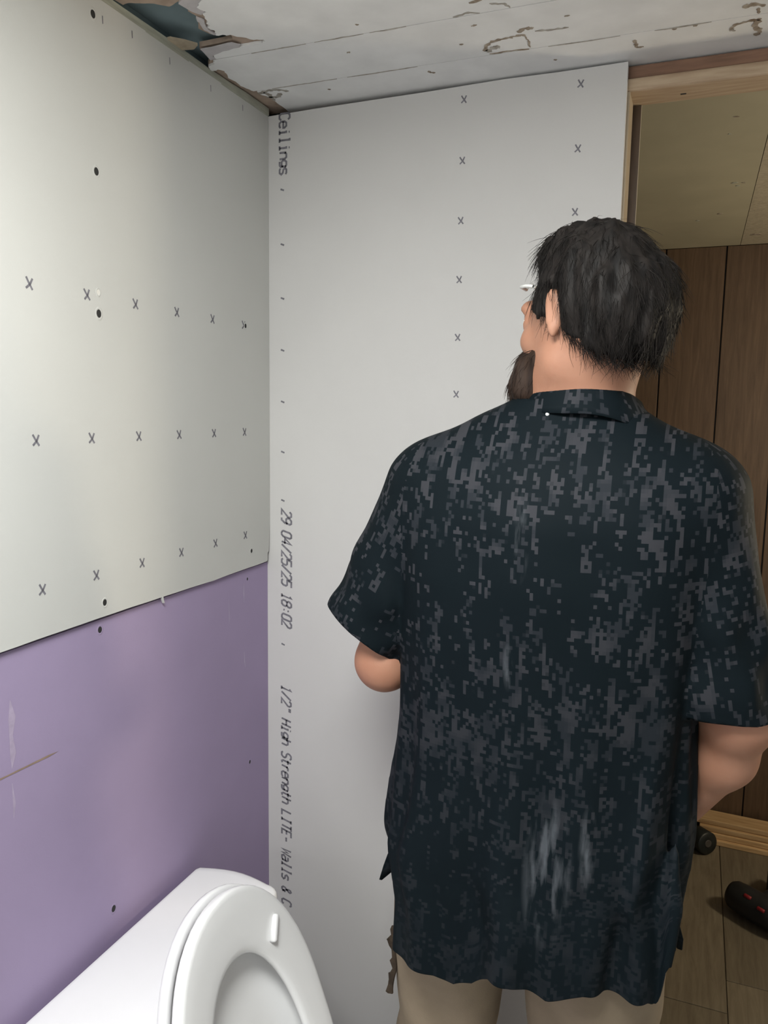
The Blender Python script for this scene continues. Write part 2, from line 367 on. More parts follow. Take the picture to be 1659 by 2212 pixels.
# stains where glued strips were torn off the ceiling: each a ragged ridge of paper and glue
def stain(path, wdt, mat, seed, zt=.0007):
    r = random.Random(seed); L_, R_ = [], []
    pts = ragged(path, 5, .0012, seed)
    for i, p in enumerate(pts):
        a = pts[max(0, i-1)]; b = pts[min(len(pts)-1, i+1)]
        d = (b[0]-a[0], b[1]-a[1]); n = math.hypot(*d) or 1
        ww = wdt*r.uniform(.35, 1.25)*(0.4 if i in (0, len(pts)-1) else 1)
        nx, ny = -d[1]/n*ww/2, d[0]/n*ww/2
        L_.append((p[0]+nx, p[1]+ny)); R_.append((p[0]-nx, p[1]-ny))
    return prism('torn_glue_patch', L_+R_[::-1], 2, ZC-zt, ZC+.0002, mat, cl)
stain([(.462, 1.312), (.467, 1.296), (.480, 1.283), (.508, 1.279)], .007, M['dirt'], 1)
stain([(.508, 1.279), (.524, 1.277), (.534, 1.279)], .006, M['dirt'], 2)
stain([(.525, 1.268), (.536, 1.258), (.549, 1.262)], .010, M['dirt'], 3)
stain([(.533, 1.281), (.534, 1.30), (.533, 1.322)], .0035, M['dirt'], 4)
stain([(.466, 1.324), (.495, 1.324), (.53, 1.328)], .0035, M['dirt'], 5)
stain([(.464, 1.315), (.475, 1.305), (.488, 1.303)], .012, M['dirt2'], 6)
stain([(.55, 1.272), (.575, 1.276), (.60, 1.277)], .006, M['dirt2'], 7)
stain([(.690, 1.352), (.690, 1.366), (.692, 1.381)], .006, M['dirt'], 8)
stain([(.691, 1.380), (.701, 1.381)], .005, M['dirt'], 9)
stain([(.826, 1.365), (.833, 1.352), (.85, 1.347), (.868, 1.345)], .006, M['dirt'], 10)
stain([(.864, 1.346), (.860, 1.365), (.868, 1.385), (.864, 1.40)], .010, M['dirt'], 11)
stain([(.826, 1.366), (.834, 1.372)], .008, M['dirt2'], 12)
stain([(.352, 1.352), (.354, 1.36), (.361, 1.363)], .005, M['dirt'], 13)
stain([(.024, 1.340), (.05, 1.333), (.066, 1.335), (.084, 1.348)], .008, M['dirt2'], 14)
stain([(.03, 1.36), (.05, 1.366), (.066, 1.352)], .008, M['dirt2'], 15)
stain([(.038, 1.337), (.042, 1.352), (.036, 1.38)], .010, M['dirt2'], 16)
stain([(.84, 1.30), (.855, 1.297), (.87, 1.306)], .010, M['dirt'], 17)
stain([(.862, 1.31), (.863, 1.327)], .006, M['dirt'], 18)
stain([(.445, 1.188), (.47, 1.183), (.485, 1.19)], .004, M['dirt2'], 19)
stain([(.478, 1.157), (.50, 1.152)], .006, M['dirt'], 20)
stain([(.505, 1.168), (.525, 1.176), (.53, 1.19)], .004, M['dirt2'], 21)
stain([(.463, 1.224), (.472, 1.223)], .004, M['dirt'], 22)
for k, (a, b) in enumerate([((.10, 1.1915), (.20, 1.1915)), ((.215, 1.1915), (.30, 1.1915)), ((.31, 1.1915), (.37, 1.1915)), ((.06, 1.329), (.19, 1.3295)), ((.21, 1.3295), (.34, 1.330)), ((.56, 1.330), (.67, 1.331)), ((.72, 1.331), (.80, 1.3315))]):
    stain([a, b], .0032 if k < 3 else .0022, M['dirt2'], 30+k, .0005)
for k, (x, y) in enumerate([(.155, 1.365), (.43, 1.275), (.745, 1.336), (.775, 1.334), (.69, 1.13), (.25, 1.24), (.56, 1.38), (.60, 1.24), (.30, 1.16)]):
    stain([(x, y), (x+.005, y+.002)], .004, M['dirt'], 50+k)

# next room's ceiling: two beige boards with a seam
prism('ceiling_panel', [(-.5, YB+.085), (.9155, YB+.085), (.9155, 3.03), (-.5, 3.03)], 2, ZC, ZC+.004, M['beige'], cl)
prism('ceiling_panel', [(.9170, YB+.085), (2.4, YB+.085), (2.4, 3.03), (.9170, 3.03)], 2, ZC, ZC+.004, M['beige_rough'], cl)
for k, (x, y, s) in enumerate([(.865, 2.23, .010), (.875, 2.26, .007), (.888, 2.235, .006), (.84, 2.55, .010), (.78, 2.62, .008), (.955, 2.87, .024), (.85, 1.75, .006), (.842, 1.85, .005)]):
    prism('torn_glue_patch', [(x+s*math.cos(t)*random.Random(k*9+i).uniform(.5, 1.1), y+s*.7*math.sin(t)*random.Random(k*7+i).uniform(.5, 1.1)) for i, t in enumerate(np.linspace(0, 2*math.pi, 8)[:-1])], 2, ZC-.001, ZC+.0002, M['dirt'] if k in (2, 3, 5, 6) else M['lath'], cl)

# ------------------------------------------------------------------ print on the drywall
G = {  # strokes on a 4 x 6 grid, x right, y up from the baseline
 'C': [[(4, 5), (3, 6), (1, 6), (0, 5), (0, 1), (1, 0), (3, 0), (4, 1)]],
 'e': [[(0, 2.2), (4, 2.2), (4, 3), (3, 4), (1, 4), (0, 3), (0, 1), (1, 0), (3, 0), (4, .6)]],
 'i': [[(1, 4), (2, 4), (2, 0)], [(.6, 0), (3.4, 0)], [(2, 5.4), (2, 6)]],
 'l': [[(1, 6), (2, 6), (2, 0)], [(.6, 0), (3.4, 0)]],
 'n': [[(0, 0), (0, 4)], [(0, 3), (1, 4), (3, 4), (4, 3), (4, 0)]],
 'g': [[(4, 3.4), (3, 4), (1, 4), (0, 3), (0, 2), (1, 1.2), (3, 1.2), (4, 2)], [(4, 4), (4, .6), (3, 0), (.6, 0)]],
 's': [[(4, 3.5), (3, 4), (1, 4), (0, 3.2), (1, 2.2), (3, 1.9), (4, 1), (3, 0), (1, 0), (0, .5)]],
 '0': [[(1, 0), (0, 1), (0, 5), (1, 6), (3, 6), (4, 5), (4, 1), (3, 0), (1, 0)]],
 '1': [[(1, 5), (2, 6), (2, 0)], [(.8, 0), (3.2, 0)]],
 '2': [[(0, 5), (1, 6), (3, 6), (4, 5), (4, 4), (0, 0), (4, 0)]],
 '4': [[(3, 0), (3, 6), (0, 2), (4, 2)]],
 '5': [[(4, 6), (0, 6), (0, 3.4), (3, 3.4), (4, 2.6), (4, 1), (3, 0), (1, 0), (0, .8)]],
 '8': [[(1, 3.2), (0, 4), (0, 5), (1, 6), (3, 6), (4, 5), (4, 4), (3, 3.2), (1, 3.2), (0, 2.3), (0, 1), (1, 0), (3, 0), (4, 1), (4, 2.3), (3, 3.2)]],
 '9': [[(4, 3.6), (3, 2.8), (1, 2.8), (0, 3.6), (0, 5), (1, 6), (3, 6), (4, 5), (4, 2), (2.6, 0), (1, 0)]],
 '/': [[(0, 0), (4, 6)]], ':': [[(2, 1), (2, 1.8)], [(2, 3.6), (2, 4.4)]],
 '"': [[(1.2, 6), (1.2, 4.4)], [(2.6, 6), (2.6, 4.4)]],
 'H': [[(0, 0), (0, 6)], [(4, 0), (4, 6)], [(0, 3), (4, 3)]],
 'h': [[(0, 0), (0, 6)], [(0, 3), (1, 4), (3, 4), (4, 3), (4, 0)]],
 'S': [[(4, 5.2), (3, 6), (1, 6), (0, 5), (0, 4), (1, 3.2), (3, 2.8), (4, 2), (4, 1), (3, 0), (1, 0), (0, .8)]],
 't': [[(1.5, 6), (1.5, 1), (2.4, 0), (3.6, .3)], [(.3, 4), (3.4, 4)]],
 'r': [[(.6, 0), (.6, 4)], [(.6, 3), (1.6, 4), (3.4, 4)]],
 'L': [[(0, 6), (0, 0), (4, 0)]], 'I': [[(.8, 6), (3.2, 6)], [(2, 6), (2, 0)], [(.8, 0), (3.2, 0)]],
 'T': [[(0, 6), (4, 6)], [(2, 6), (2, 0)]], 'E': [[(4, 6), (0, 6), (0, 0), (4, 0)], [(0, 3), (3, 3)]],
 '-': [[(.4, 2.8), (3.6, 2.8)]],
 'W': [[(0, 6), (.6, 0), (2, 4), (3.4, 0), (4, 6)]],
 'a': [[(.5, 4), (3, 4), (4, 3), (4, 0)], [(4, 2.4), (1, 2.2), (0, 1.2), (1, 0), (3, 0), (4, .8)]],
 '&': [[(4, 0), (.8, 4.4), (1, 5.6), (2, 6), (3, 5.2), (2.6, 4.2), (.4, 2), (.4, .8), (1.4, 0), (2.6, 0), (4, 2.2)]],
 "'": [[(2, 0), (2.4, 2.2)]],
}
def strokes_mesh(polys, wdt):
    """flat ribbons with mitred joints; returns 2d verts and faces"""
    V, F = [], []
    for pl in polys:
        n = len(pl); base = len(V)
        for i, p in enumerate(pl):
            d1 = Vector((pl[i][0]-pl[i-1][0], pl[i][1]-pl[i-1][1])) if i > 0 else None
            d2 = Vector((pl[i+1][0]-pl[i][0], pl[i+1][1]-pl[i][1])) if i < n-1 else None
            if d1 is None: d1 = d2
            if d2 is None: d2 = d1
            d1 = d1.normalized(); d2 = d2.normalized(); t = (d1+d2)
            t = t.normalized() if t.length > .1 else d1
            nn = Vector((-t.y, t.x)); k = wdt/2/max(.5, nn.dot(Vector((-d1.y, d1.x))))
            V += [(p[0]+nn.x*k, p[1]+nn.y*k), (p[0]-nn.x*k, p[1]-nn.y*k)]
        for i in range(n-1):
            a = base+2*i; F.append((a, a+1, a+3, a+2))
    return V, F
def print_line(text, z0, z1, xb, cap, slant, wdt=.0019, fill=.74, lab=None):
    """lettering that runs down the sheet, tops of the letters to the right (+x)"""
    adv = (z0-z1)/len(text); polys = []
    for i, ch in enumerate(text):
        for st in G.get(ch, []):
            polys.append([(i*adv+adv*fill*(x/4)+slant*y*cap/6, y*cap/6) for x, y in st])
    V, F = strokes_mesh(polys, wdt)
    o = mesh_obj('printed_lettering', [(xb+v[1], YB-.0002, z0-v[0]) for v in V], F, M['ink'], bsheet)
    if lab: o['label'] = lab
    return o
print_line('Ceilings', 2.1055, 1.990, .0245, .0225, 0, .0039, .80)
for zc in (1.964, 1.860, 1.756, 1.654, 1.551, 1.449, 1.349, 1.042):
    print_line("'", zc+.006, zc-.006, .0265, .0215, .25, .0034)
print_line('29 04/25/25 18:02', 1.331, 1.081, .0275, .0225, .28, .0041, .80)
print_line('1/2" High Strength LITE- Walls & C', .953, .447, .0265, .0225, .28, .0041, .80)

def cross_polys(s):
    return [[(-.36*s, .5*s), (-.1*s, .1*s), (.36*s, -.5*s)], [(-.36*s, -.46*s), (.08*s, -.06*s), (.34*s, .46*s)]]
V, F = strokes_mesh(cross_polys(.0152), .0031)
me_l = bpy.data.meshes.new('printed_cross'); me_l.from_pydata([(.0002, v[0], v[1]) for v in V], [], F); me_l.materials.append(M['ink'])
V, F = strokes_mesh(cross_polys(.0128), .0025)
me_b = bpy.data.meshes.new('printed_cross'); me_b.from_pydata([(v[0], -.0002, v[1]) for v in V], [], F); me_b.materials.append(M['ink'])
def mark(me, loc, parent, rot=(0, 0, 0)):
    o = bpy.data.objects.new('printed_cross', me); COL.objects.link(o); o.location = loc; o.rotation_euler = rot; o.parent = parent
rr = random.Random(2)
for j in range(3):
    for i in range(-3, 6):
        mark(me_l, (0, .8019+.1041*i, 1.6949-.2032*j), up_sheet, (rr.uniform(-.08, .08), 0, 0))
for i in range(16): mark(me_b, (.3965, YB, 2.0873-.1036*i), bsheet, (0, rr.uniform(-.06, .06), 0))
for i in range(16): mark(me_b, (.5997, YB, 2.0873-.1036*i), bsheet, (0, rr.uniform(-.06, .06), 0))

# screw dimples: a crushed paper rim, a flat dark disc with the hole's shade put into its colour
def dimple(y, z, r, parent, x0, mat_rim, filled=False):
    r = r*1.2; bm = bmesh.new(); n = 14; rings = []
    for (rad, dx) in ((r*1.45, .0001), (r*1.12, .0005), (r*.95, .0004), (r*.8, .00015)):
        rings.append([bm.verts.new((x0+dx, y+rad*.82*math.cos(2*math.pi*k/n)*rr.uniform(.93, 1.07), z+rad*math.sin(2*math.pi*k/n)*rr.uniform(.93, 1.07))) for k in range(n)])
    for a, b in zip(rings[:-1], rings[1:]):
        for k in range(n): bm.faces.new((a[k], a[(k+1) % n], b[(k+1) % n], b[k]))
    o = bm_obj('screw_dimple', bm, mat_rim, parent)
    bm = bmesh.new()
    vs = [bm.verts.new((x0+.0003, y+.82*r*.86*math.cos(2*math.pi*k/n), z+r*.86*math.sin(2*math.pi*k/n))) for k in range(n)]
    bm.faces.new(vs)
    bm_obj('hole_disc', bm, M['gypsum'] if filled else M['hole'], parent)
for y, z, r, f in ((.936, 2.079, .0055, 0), (.933, 1.869, .0055, 0), (.929, 1.671, .0058, 0), (.929, 1.701, .004, 1), (.922, 1.243, .005, 0), (1.345, 1.253, .0042, 0), (1.329, 1.694, .0042, 0)):
    dimple(y, z, r, up_sheet, 0, M['paper'], f)
for y, z, r in ((.917, 1.201, .005), (1.339, 1.196, .003), (1.343, .806, .0038), (.927, .737, .0055)):
    dimple(y, z, r, low_sheet, -.0065, M['purple'])
for y, z in ((1.018, 2.087), (1.108, 2.085), (1.222, 2.085), (1.325, 2.088), (.955, 2.080)):
    mesh_obj('nail_mark', [(.0003, y-.0009, z+.005), (.0003, y+.0009, z+.005), (.0003, y+.0013, z-.005), (.0003, y-.0004, z-.006)], [(0, 1, 2, 3)], M['ink'], up_sheet)
def scuff(pts, wdt, x0, mat, parent, seed):
    r = random.Random(seed); L_, R_ = [], []
    for i, p in enumerate(pts):
        a = pts[max(0, i-1)]; b = pts[min(len(pts)-1, i+1)]; d = Vector((b[0]-a[0], b[1]-a[1])).normalized()
        ww = wdt*r.uniform(.4, 1)*(.15 if i in (0, len(pts)-1) else 1)
        L_.append((x0, p[0]-d.y*ww/2, p[1]+d.x*ww/2)); R_.append((x0, p[0]+d.y*ww/2, p[1]-d.x*ww/2))
    n = len(pts); V = L_+R_
    mesh_obj('scuff', V, [(i, i+1, n+i+1, n+i) for i in range(n-1)], mat, parent)
m_scr = simple('brown_scratch', (.30, .215, .16), .9, .1, 90)
m_pale = simple('pale_plaster_smear', (.47, .41, .53), .9, .1, 90)
scuff([(.68+.018*i, 1.0505-.0006*i) for i in range(9)], .0035, -.0061, m_scr, low_sheet, 1)
m_blot = simple('pale_blotch', (.41, .34, .47), .9, .12, 60)
scuff([(.745, 1.15), (.747, 1.125), (.744, 1.10), (.746, 1.075), (.743, 1.055)], .012, -.0062, m_blot, low_sheet, 8)
scuff([(.742, 1.035), (.744, 1.005), (.742, .985)], .007, -.0062, m_blot, low_sheet, 9)
scuff([(1.325, 1.19), (1.325, 1.17), (1.326, 1.15)], .003, -.0062, m_pale, low_sheet, 3)
scuff([(1.325, 1.05), (1.326, 1.03), (1.328, 1.015)], .004, -.0062, m_pale, low_sheet, 4)
scuff([(1.27, 1.17), (1.272, 1.13), (1.27, 1.12)], .004, -.0062, simple('faint_smear', (.40, .33, .47), .9), low_sheet, 5)

# ------------------------------------------------------------------ toilet
toilet = empty('toilet', (.35, .91, 0))
tag(toilet, 'white toilet with raised seat and lid, its tank against the purple wall', 'toilet')
TY = .91
def child(o): return keep(o, toilet)
def loop_pts(xa, xb, ya, yb, bow, rc, n=10):
    """tank outline: flat back at xa, bowed front at xb, bowed ends, rounded corners"""
    pts = []
    yc, hw = (ya+yb)/2, (yb-ya)/2
    def front(y): return xb+bow*(1-((y-yc)/hw)**2)
    def corner(cx, cy, a0):
        return [(cx+rc*math.cos(a0+i/5*math.pi/2), cy+rc*math.sin(a0+i/5*math.pi/2)) for i in range(6)]
    for i in range(n+1):
        y = ya+rc+(yb-ya-2*rc)*i/n; pts.append((front(y)-.0, y))
    pts += corner(front(yb-rc)-rc, yb-rc, 0)[1:]
    for i in range(1, 7): t = i/7; pts.append((front(yb)-rc+(xa+.012-front(yb)+rc)*t, yb+.012*math.sin(math.pi*t)))
    pts += [(xa+.004, yb-.003), (xa, yb-.010), (xa, ya+.010), (xa+.004, ya+.003)]
    for i in range(1, 7): t = i/7; pts.append((xa+.012+(front(ya)-rc-xa-.012)*t, ya-.012*math.sin(math.pi*t)))
    pts += corner(front(ya+rc)-rc, ya+rc, -math.pi/2)[:-1]
    return pts
lid_o = loop_pts(.012, .186, TY-.226, TY+.226, .005, .03)
bm = bmesh.new()
def loft_loops(bm, loops, cap=True):
    rings = [[bm.verts.new(p) for p in lp] for lp in loops]
    n = len(rings[0])
    for a, b in zip(rings[:-1], rings[1:]):
        for k in range(n): bm.faces.new((a[k], a[(k+1) % n], b[(k+1) % n], b[k]))
    if cap: bm.faces.new(rings[0][::-1]); bm.faces.new(rings[-1])
    bmesh.ops.recalc_face_normals(bm, faces=bm.faces[:])
def scaled(loop, s, z, cx=.11, cy=TY, off=None):
    out = []
    for x, y in loop:
        d = Vector((x-cx, y-cy)); l = d.length
        dd = d*((l-s)/l); out.append((cx+dd.x, cy+dd.y, z))
    return out
prof = [(.006, .662), (.001, .664), (0, .668), (0, .690), (.0012, .6945), (.0042, .698), (.009, .6998), (.02, .7005)]
loft_loops(bm, [scaled(lid_o, s, z) for s, z in prof])
child(bm_obj('tank_lid', bm, M['ceramic'], None, True))
bm = bmesh.new()
loft_loops(bm, [scaled(lid_o, s, z) for s, z in ((.05, .385), (.035, .39), (.03, .40), (.016, .55), (.010, .6619))])
child(bm_obj('tank', bm, M['ceramic'], None, True))
# flush lever on the tank front, near side
bm = bmesh.new(); add_box(bm, (.186, TY-.19, .600), (.198, TY-.115, .612), .004, 2); add_box(bm, (.174, TY-.196, .596), (.19, TY-.176, .616), .004, 2)
child(bm_obj('flush_lever', bm, M['chrome']))
# bowl and pedestal
def egg(cx, back, front, hw, z, n=40, cy=TY):
    pts = []
    for k in range(n):
        t = 2*math.pi*k/n; c, s_ = math.cos(t), math.sin(t)
        l = front if c > 0 else back
        pts.append((cx+l*c, cy+hw*math.copysign(abs(s_)**.9, s_), z))
    return pts
bm = bmesh.new()
loft_loops(bm, [egg(.40, .22, .20, .105, 0), egg(.40, .22, .20, .105, .012), egg(.39, .20, .17, .09, .05), egg(.39, .19, .16, .085, .15), egg(.42, .21, .23, .115, .24), egg(.46, .25, .29, .165, .34), egg(.47, .26, .305, .175, .385), egg(.47, .26, .308, .178, .398), egg(.47, .258, .305, .177, .405), egg(.47, .25, .295, .172, .408), egg(.49, .17, .25, .13, .405), egg(.49, .16, .235, .12, .39), egg(.49, .13, .19, .10, .32), egg(.47, .08, .11, .06, .24), egg(.46, .04, .05, .035, .22)])
child(bm_obj('bowl', bm, M['ceramic'], None, True))
box_ = box('tank_shelf', (.07, TY-.10, .33), (.26, TY+.10, .386), M['ceramic'], None, .015, 3); child(box_)

# raised seat and lid: plane through the hinge, leaning back against the tank
K = .345; HX, HZ = .35, .42
dS = Vector((-math.sin(K), 0, math.cos(K))); nS = Vector((math.cos(K), 0, math.sin(K)))
def plane_pt(y, s, h): return Vector((HX, TY+y, HZ))+dS*s+nS*h
def super_outline(a, L, le, n, bottom, rb, N=72):
    """closed outline in (y, s), by angle about the middle"""
    import bisect
    poly = []
    for i in range(61):
        t = math.pi*i/60
        poly.append((a*math.copysign(abs(math.cos(t))**(2/n), math.cos(t)), L-le+le*abs(math.sin(t))**(2/n)))
    poly += [(-a, (L-le+bottom)/2+.02), (-a*.985, bottom+rb)]
    for i in range(1, 8): t = math.pi/2*i/8; poly.append((-a*.985+rb*(1-math.cos(t)), bottom+rb*(1-math.sin(t))))
    poly += [(-a+rb+.02, bottom), (0, bottom-.0), (a-rb-.02, bottom)]
    for i in range(7, 0, -1): t = math.pi/2*i/8; poly.append((a*.985-rb*(1-math.cos(t)), bottom+rb*(1-math.sin(t))))
    poly += [(a*.985, bottom+rb), (a, (L-le+bottom)/2+.02)]
    c = (0, .20); res = []
    P = np.array(poly); d = P-np.array(c)
    for k in range(N):
        t = 2*math.pi*k/N; u = np.array([math.cos(t), math.sin(t)]); best = None
        for i in range(len(P)):
            a_, b_ = d[i], d[(i+1) % len(P)]; e = b_-a_
            den = u[0]*e[1]-u[1]*e[0]
            if abs(den) < 1e-12: continue
            r = (a_[0]*e[1]-a_[1]*e[0])/den; q = (a_[0]*u[1]-a_[1]*u[0])/den
            if r > 0 and -1e-9 <= q <= 1+1e-9 and (best is None or r > best): best = r
        res.append((c[0]+u[0]*best, c[1]+u[1]*best))
    return res
so = super_outline(.172, .424, .241, 2.12, .015, .06)
si = super_outline(.114, .328, .196, 2.06, .075, .06)
bm = bmesh.new()
prof = [(0, .0, -.0150), (0, -.0005, -.006), (0, .0012, -.002), (0, .004, -.0004), (0, .009, 0.0), (.35, 0, -.0018), (.7, 0, -.0052), (.88, 0, -.0075), (.96, 0, -.0095), (1, 0, -.013), (1, 0, -.018), (.9, 0, -.021), (.5, 0, -.023), (.1, 0, -.021), (0, .001, -.0175)]
rings = []
for t, inset, h in prof:
    ring = []
    for (oy, os), (iy, is_) in zip(so, si):
        l = math.hypot(iy-oy, is_-os); tt = t+inset/l
        ring.append(bm.verts.new(plane_pt(oy+(iy-oy)*tt, os+(is_-os)*tt, h)))
    rings.append(ring)
N = len(so)
for j in range(len(rings)):
    a, b = rings[j], rings[(j+1) % len(rings)]
    for k in range(N): bm.faces.new((a[k], a[(k+1) % N], b[(k+1) % N], b[k]))
bmesh.ops.recalc_face_normals(bm, faces=bm.faces[:])
seat = child(bm_obj('toilet_seat', bm, M['seatplastic'], None, True))
def bumper(y, s, ang):
    bm = bmesh.new(); n = 12; L_, r = .017, .0052
    loops = []
    for rad, h in ((r, -.004), (r, .004), (r*.8, .0062), (r*.4, .0072)):
        lp = []
        for k in range(n):
            t = 2*math.pi*k/n; px = rad*math.cos(t); py = rad*math.sin(t)+(L_ if math.sin(t) > 0 else -L_)*.9
            c, sn = math.cos(ang), math.sin(ang)
            lp.append(plane_pt(y+px*c-py*sn, s+px*sn+py*c, h-.002))
        loops.append(lp)
    loft_loops(bm, loops)
    o = bm_obj('bumper', bm, M['seatplastic'], None, True); o.parent = seat; return o
BUMP = [(.098, .318, -.68), (.135, .075, 0), (-.135, .075, 0)]
for b_ in BUMP: bumper(*b_)
lo_ = super_outline(.175, .428, .243, 2.12, .0, .05)
bm = bmesh.new()
loops = []
for ins, h in ((.16, -.056), (.10, -.055), (.06, -.051), (.035, -.042), (.02, -.032), (.012, -.0265), (.004, -.0262), (.0, -.028), (-.0005, -.034), (.001, -.0395), (.006, -.044), (.03, -.052), (.08, -.060), (.16, -.0615)):
    lp = []
    for y, s in lo_:
        l = math.hypot(y, s-.2); f = max(.03, (l-ins)/l); lp.append(plane_pt(y*f, .2+(s-.2)*f, h))
    loops.append(lp)
loft_loops(bm, loops)
child(bm_obj('toilet_lid', bm, M['seatplastic'], None, True))
for sy in (-1, 1):
    bm = bmesh.new(); add_box(bm, (HX-.05, TY+sy*.075-.018, .402), (HX-.005, TY+sy*.075+.018, .438), .008, 3)
    child(bm_obj('hinge', bm, M['seatplastic'], None, True))

# ------------------------------------------------------------------ boards and tools on the next room's floor
def board(name, x0, x1, y0, y1, z0, z1, rz, label):
    o = box(name, (0, 0, 0), (x1-x0, y1-y0, z1-z0), M['lumber'], None, .003, 2)
    o.location = (x0, y0, z0); o.rotation_euler = (0, 0, rz)
    tag(o, label, 'board', 'pine boards on the hall floor'); return o
for k, (x0, y0, rz, lab) in enumerate([
        (.935, 2.903, -.035, 'lowest of the four stacked pine boards on the hall floor'),
        (.928, 2.915, -.040, 'pine board second from the floor in the stack by the panelled wall'),
        (.915, 2.921, -.032, 'pine board third from the floor in the stack by the panelled wall'),
        (.900, 2.935, -.045, 'topmost pine board of the stack lying by the panelled wall')]):
    board('pine_board', x0, x0+.88, y0, y0+.082, .0195*k, .0195*k+.019, rz, lab)
cap = empty('tape_roll', (.925, 2.83, 0))
tag(cap, 'small dark roll-shaped thing on the floor at the boards\' end', 'tape roll')
def tube_mesh(name, prof, n, mat, axis, loc, parent, closed=True):
    bm = bmesh.new(); loops = []
    ax = Vector(axis).normalized(); q = Vector((0, 0, 1)).rotation_difference(ax)
    for r, h in prof:
        loops.append([Vector(loc)+q @ Vector((r*math.cos(2*math.pi*k/n), r*math.sin(2*math.pi*k/n), h)) for k in range(n)])
    loft_loops(bm, loops)
    return bm_obj(name, bm, mat, parent, True)
c1 = tube_mesh('roll', [(.012, -.03), (.036, -.03), (.040, -.026), (.040, .026), (.036, .03), (.012, .03)], 24, simple('dark_grey_tape', (.012, .016, .016), .45, .3, 40), (.6, -.75, .1), (.925, 2.845, .0405), None)
keep(c1, cap)
c2 = tube_mesh('core', [(.010, -.032), (.013, -.0325), (.013, .0325), (.010, .032)], 16, simple('tape_core', (.06, .055, .05), .7), (.6, -.75, .1), (.925, 2.845, .0405), None); keep(c2, cap)

drill = empty('power_drill', (1.12, 2.50, 0))
tag(drill, 'black power drill with red accents lying on the hall floor at the right edge', 'drill')
dz = .052
def dchild(o): return keep(o, drill)
ax = Vector((1, -.75, 0)).normalized()
P0 = Vector((1.005, 2.535, dz))
dchild(tube_mesh('motor_housing', [(.02, 0), (.036, .004), (.043, .016), (.046, .05), (.046, .13), (.042, .16), (.034, .185)], 24, M['blackplastic'], ax, P0, None))
dchild(tube_mesh('chuck', [(.030, .185), (.031, .19), (.029, .225), (.018, .25), (.008, .256)], 20, M['blackplastic'], ax, P0, None))
perp = Vector((-ax.y, ax.x, 0))
dchild(tube_mesh('handle', [(.022, .03), (.024, .05), (.021, .10), (.023, .15)], 18, M['blackplastic'], perp+ax*-.10, P0+ax*.09, None))
bm = bmesh.new(); add_box(bm, (-.035, -.06, -.04), (.035, .06, .04), .008, 2)
bt = bm_obj('battery_pack', bm, M['blackplastic']); bt.location = P0+ax*.08+perp*.19; bt.rotation_euler = (0, 0, math.atan2(perp.y, perp.x)); dchild(bt)
for s_, a_ in ((.075, .9), (.125, .6)):
    q_ = P0+ax*s_+(Vector((0, 0, 1))*math.sin(a_)-perp*math.cos(a_))*.044
    dchild(tube_mesh('red_button', [(.004, -.012), (.006, -.010), (.006, .010), (.004, .012)], 10, M['redplastic'], ax, q_, None))

# ------------------------------------------------------------------ the person: implicit surfaces meshed with surface nets
f4 = np.float32
def V3(*a): return np.array(a, f4)
def rcone(P, a, b, ra, rb):
    a = np.array(a, f4); b = np.array(b, f4); ba = b-a
    t = np.clip(((P-a) @ ba)/(ba @ ba), 0, 1)
    return np.linalg.norm(P-a-t[:, None]*ba, axis=1)-(ra+(rb-ra)*t)
def ell(P, c, r):
    r = np.array(r, f4); q = P-np.array(c, f4)
    k0 = np.linalg.norm(q/r, axis=1); k1 = np.linalg.norm(q/(r*r), axis=1)+1e-9
    return k0*(k0-1)/k1
def smin(a, b, k):
    h = np.maximum(k-np.abs(a-b), 0)/k
    return np.minimum(a, b)-h*h*k*.25
def smax(a, b, k): return -smin(-a, -b, k)
def vnoise(P, seed=0):
    i = np.floor(P).astype(np.int64); fr = (P-i).astype(f4); fr = fr*fr*(3-2*fr)
    def h(x, y, z):
        n = (x*374761393+y*668265263+z*2147483647+seed*974634777) & 0xffffffff
        n = ((n ^ (n >> 13))*1274126177) & 0xffffffff
        return ((n ^ (n >> 16)) & 0xffff).astype(f4)/65535
    out = 0
    for dx in (0, 1):
        for dy in (0, 1):
            for dz_ in (0, 1):
                wgt = (fr[:, 0] if dx else 1-fr[:, 0])*(fr[:, 1] if dy else 1-fr[:, 1])*(fr[:, 2] if dz_ else 1-fr[:, 2])
                out = out+wgt*h(i[:, 0]+dx, i[:, 1]+dy, i[:, 2]+dz_)
    return out*2-1
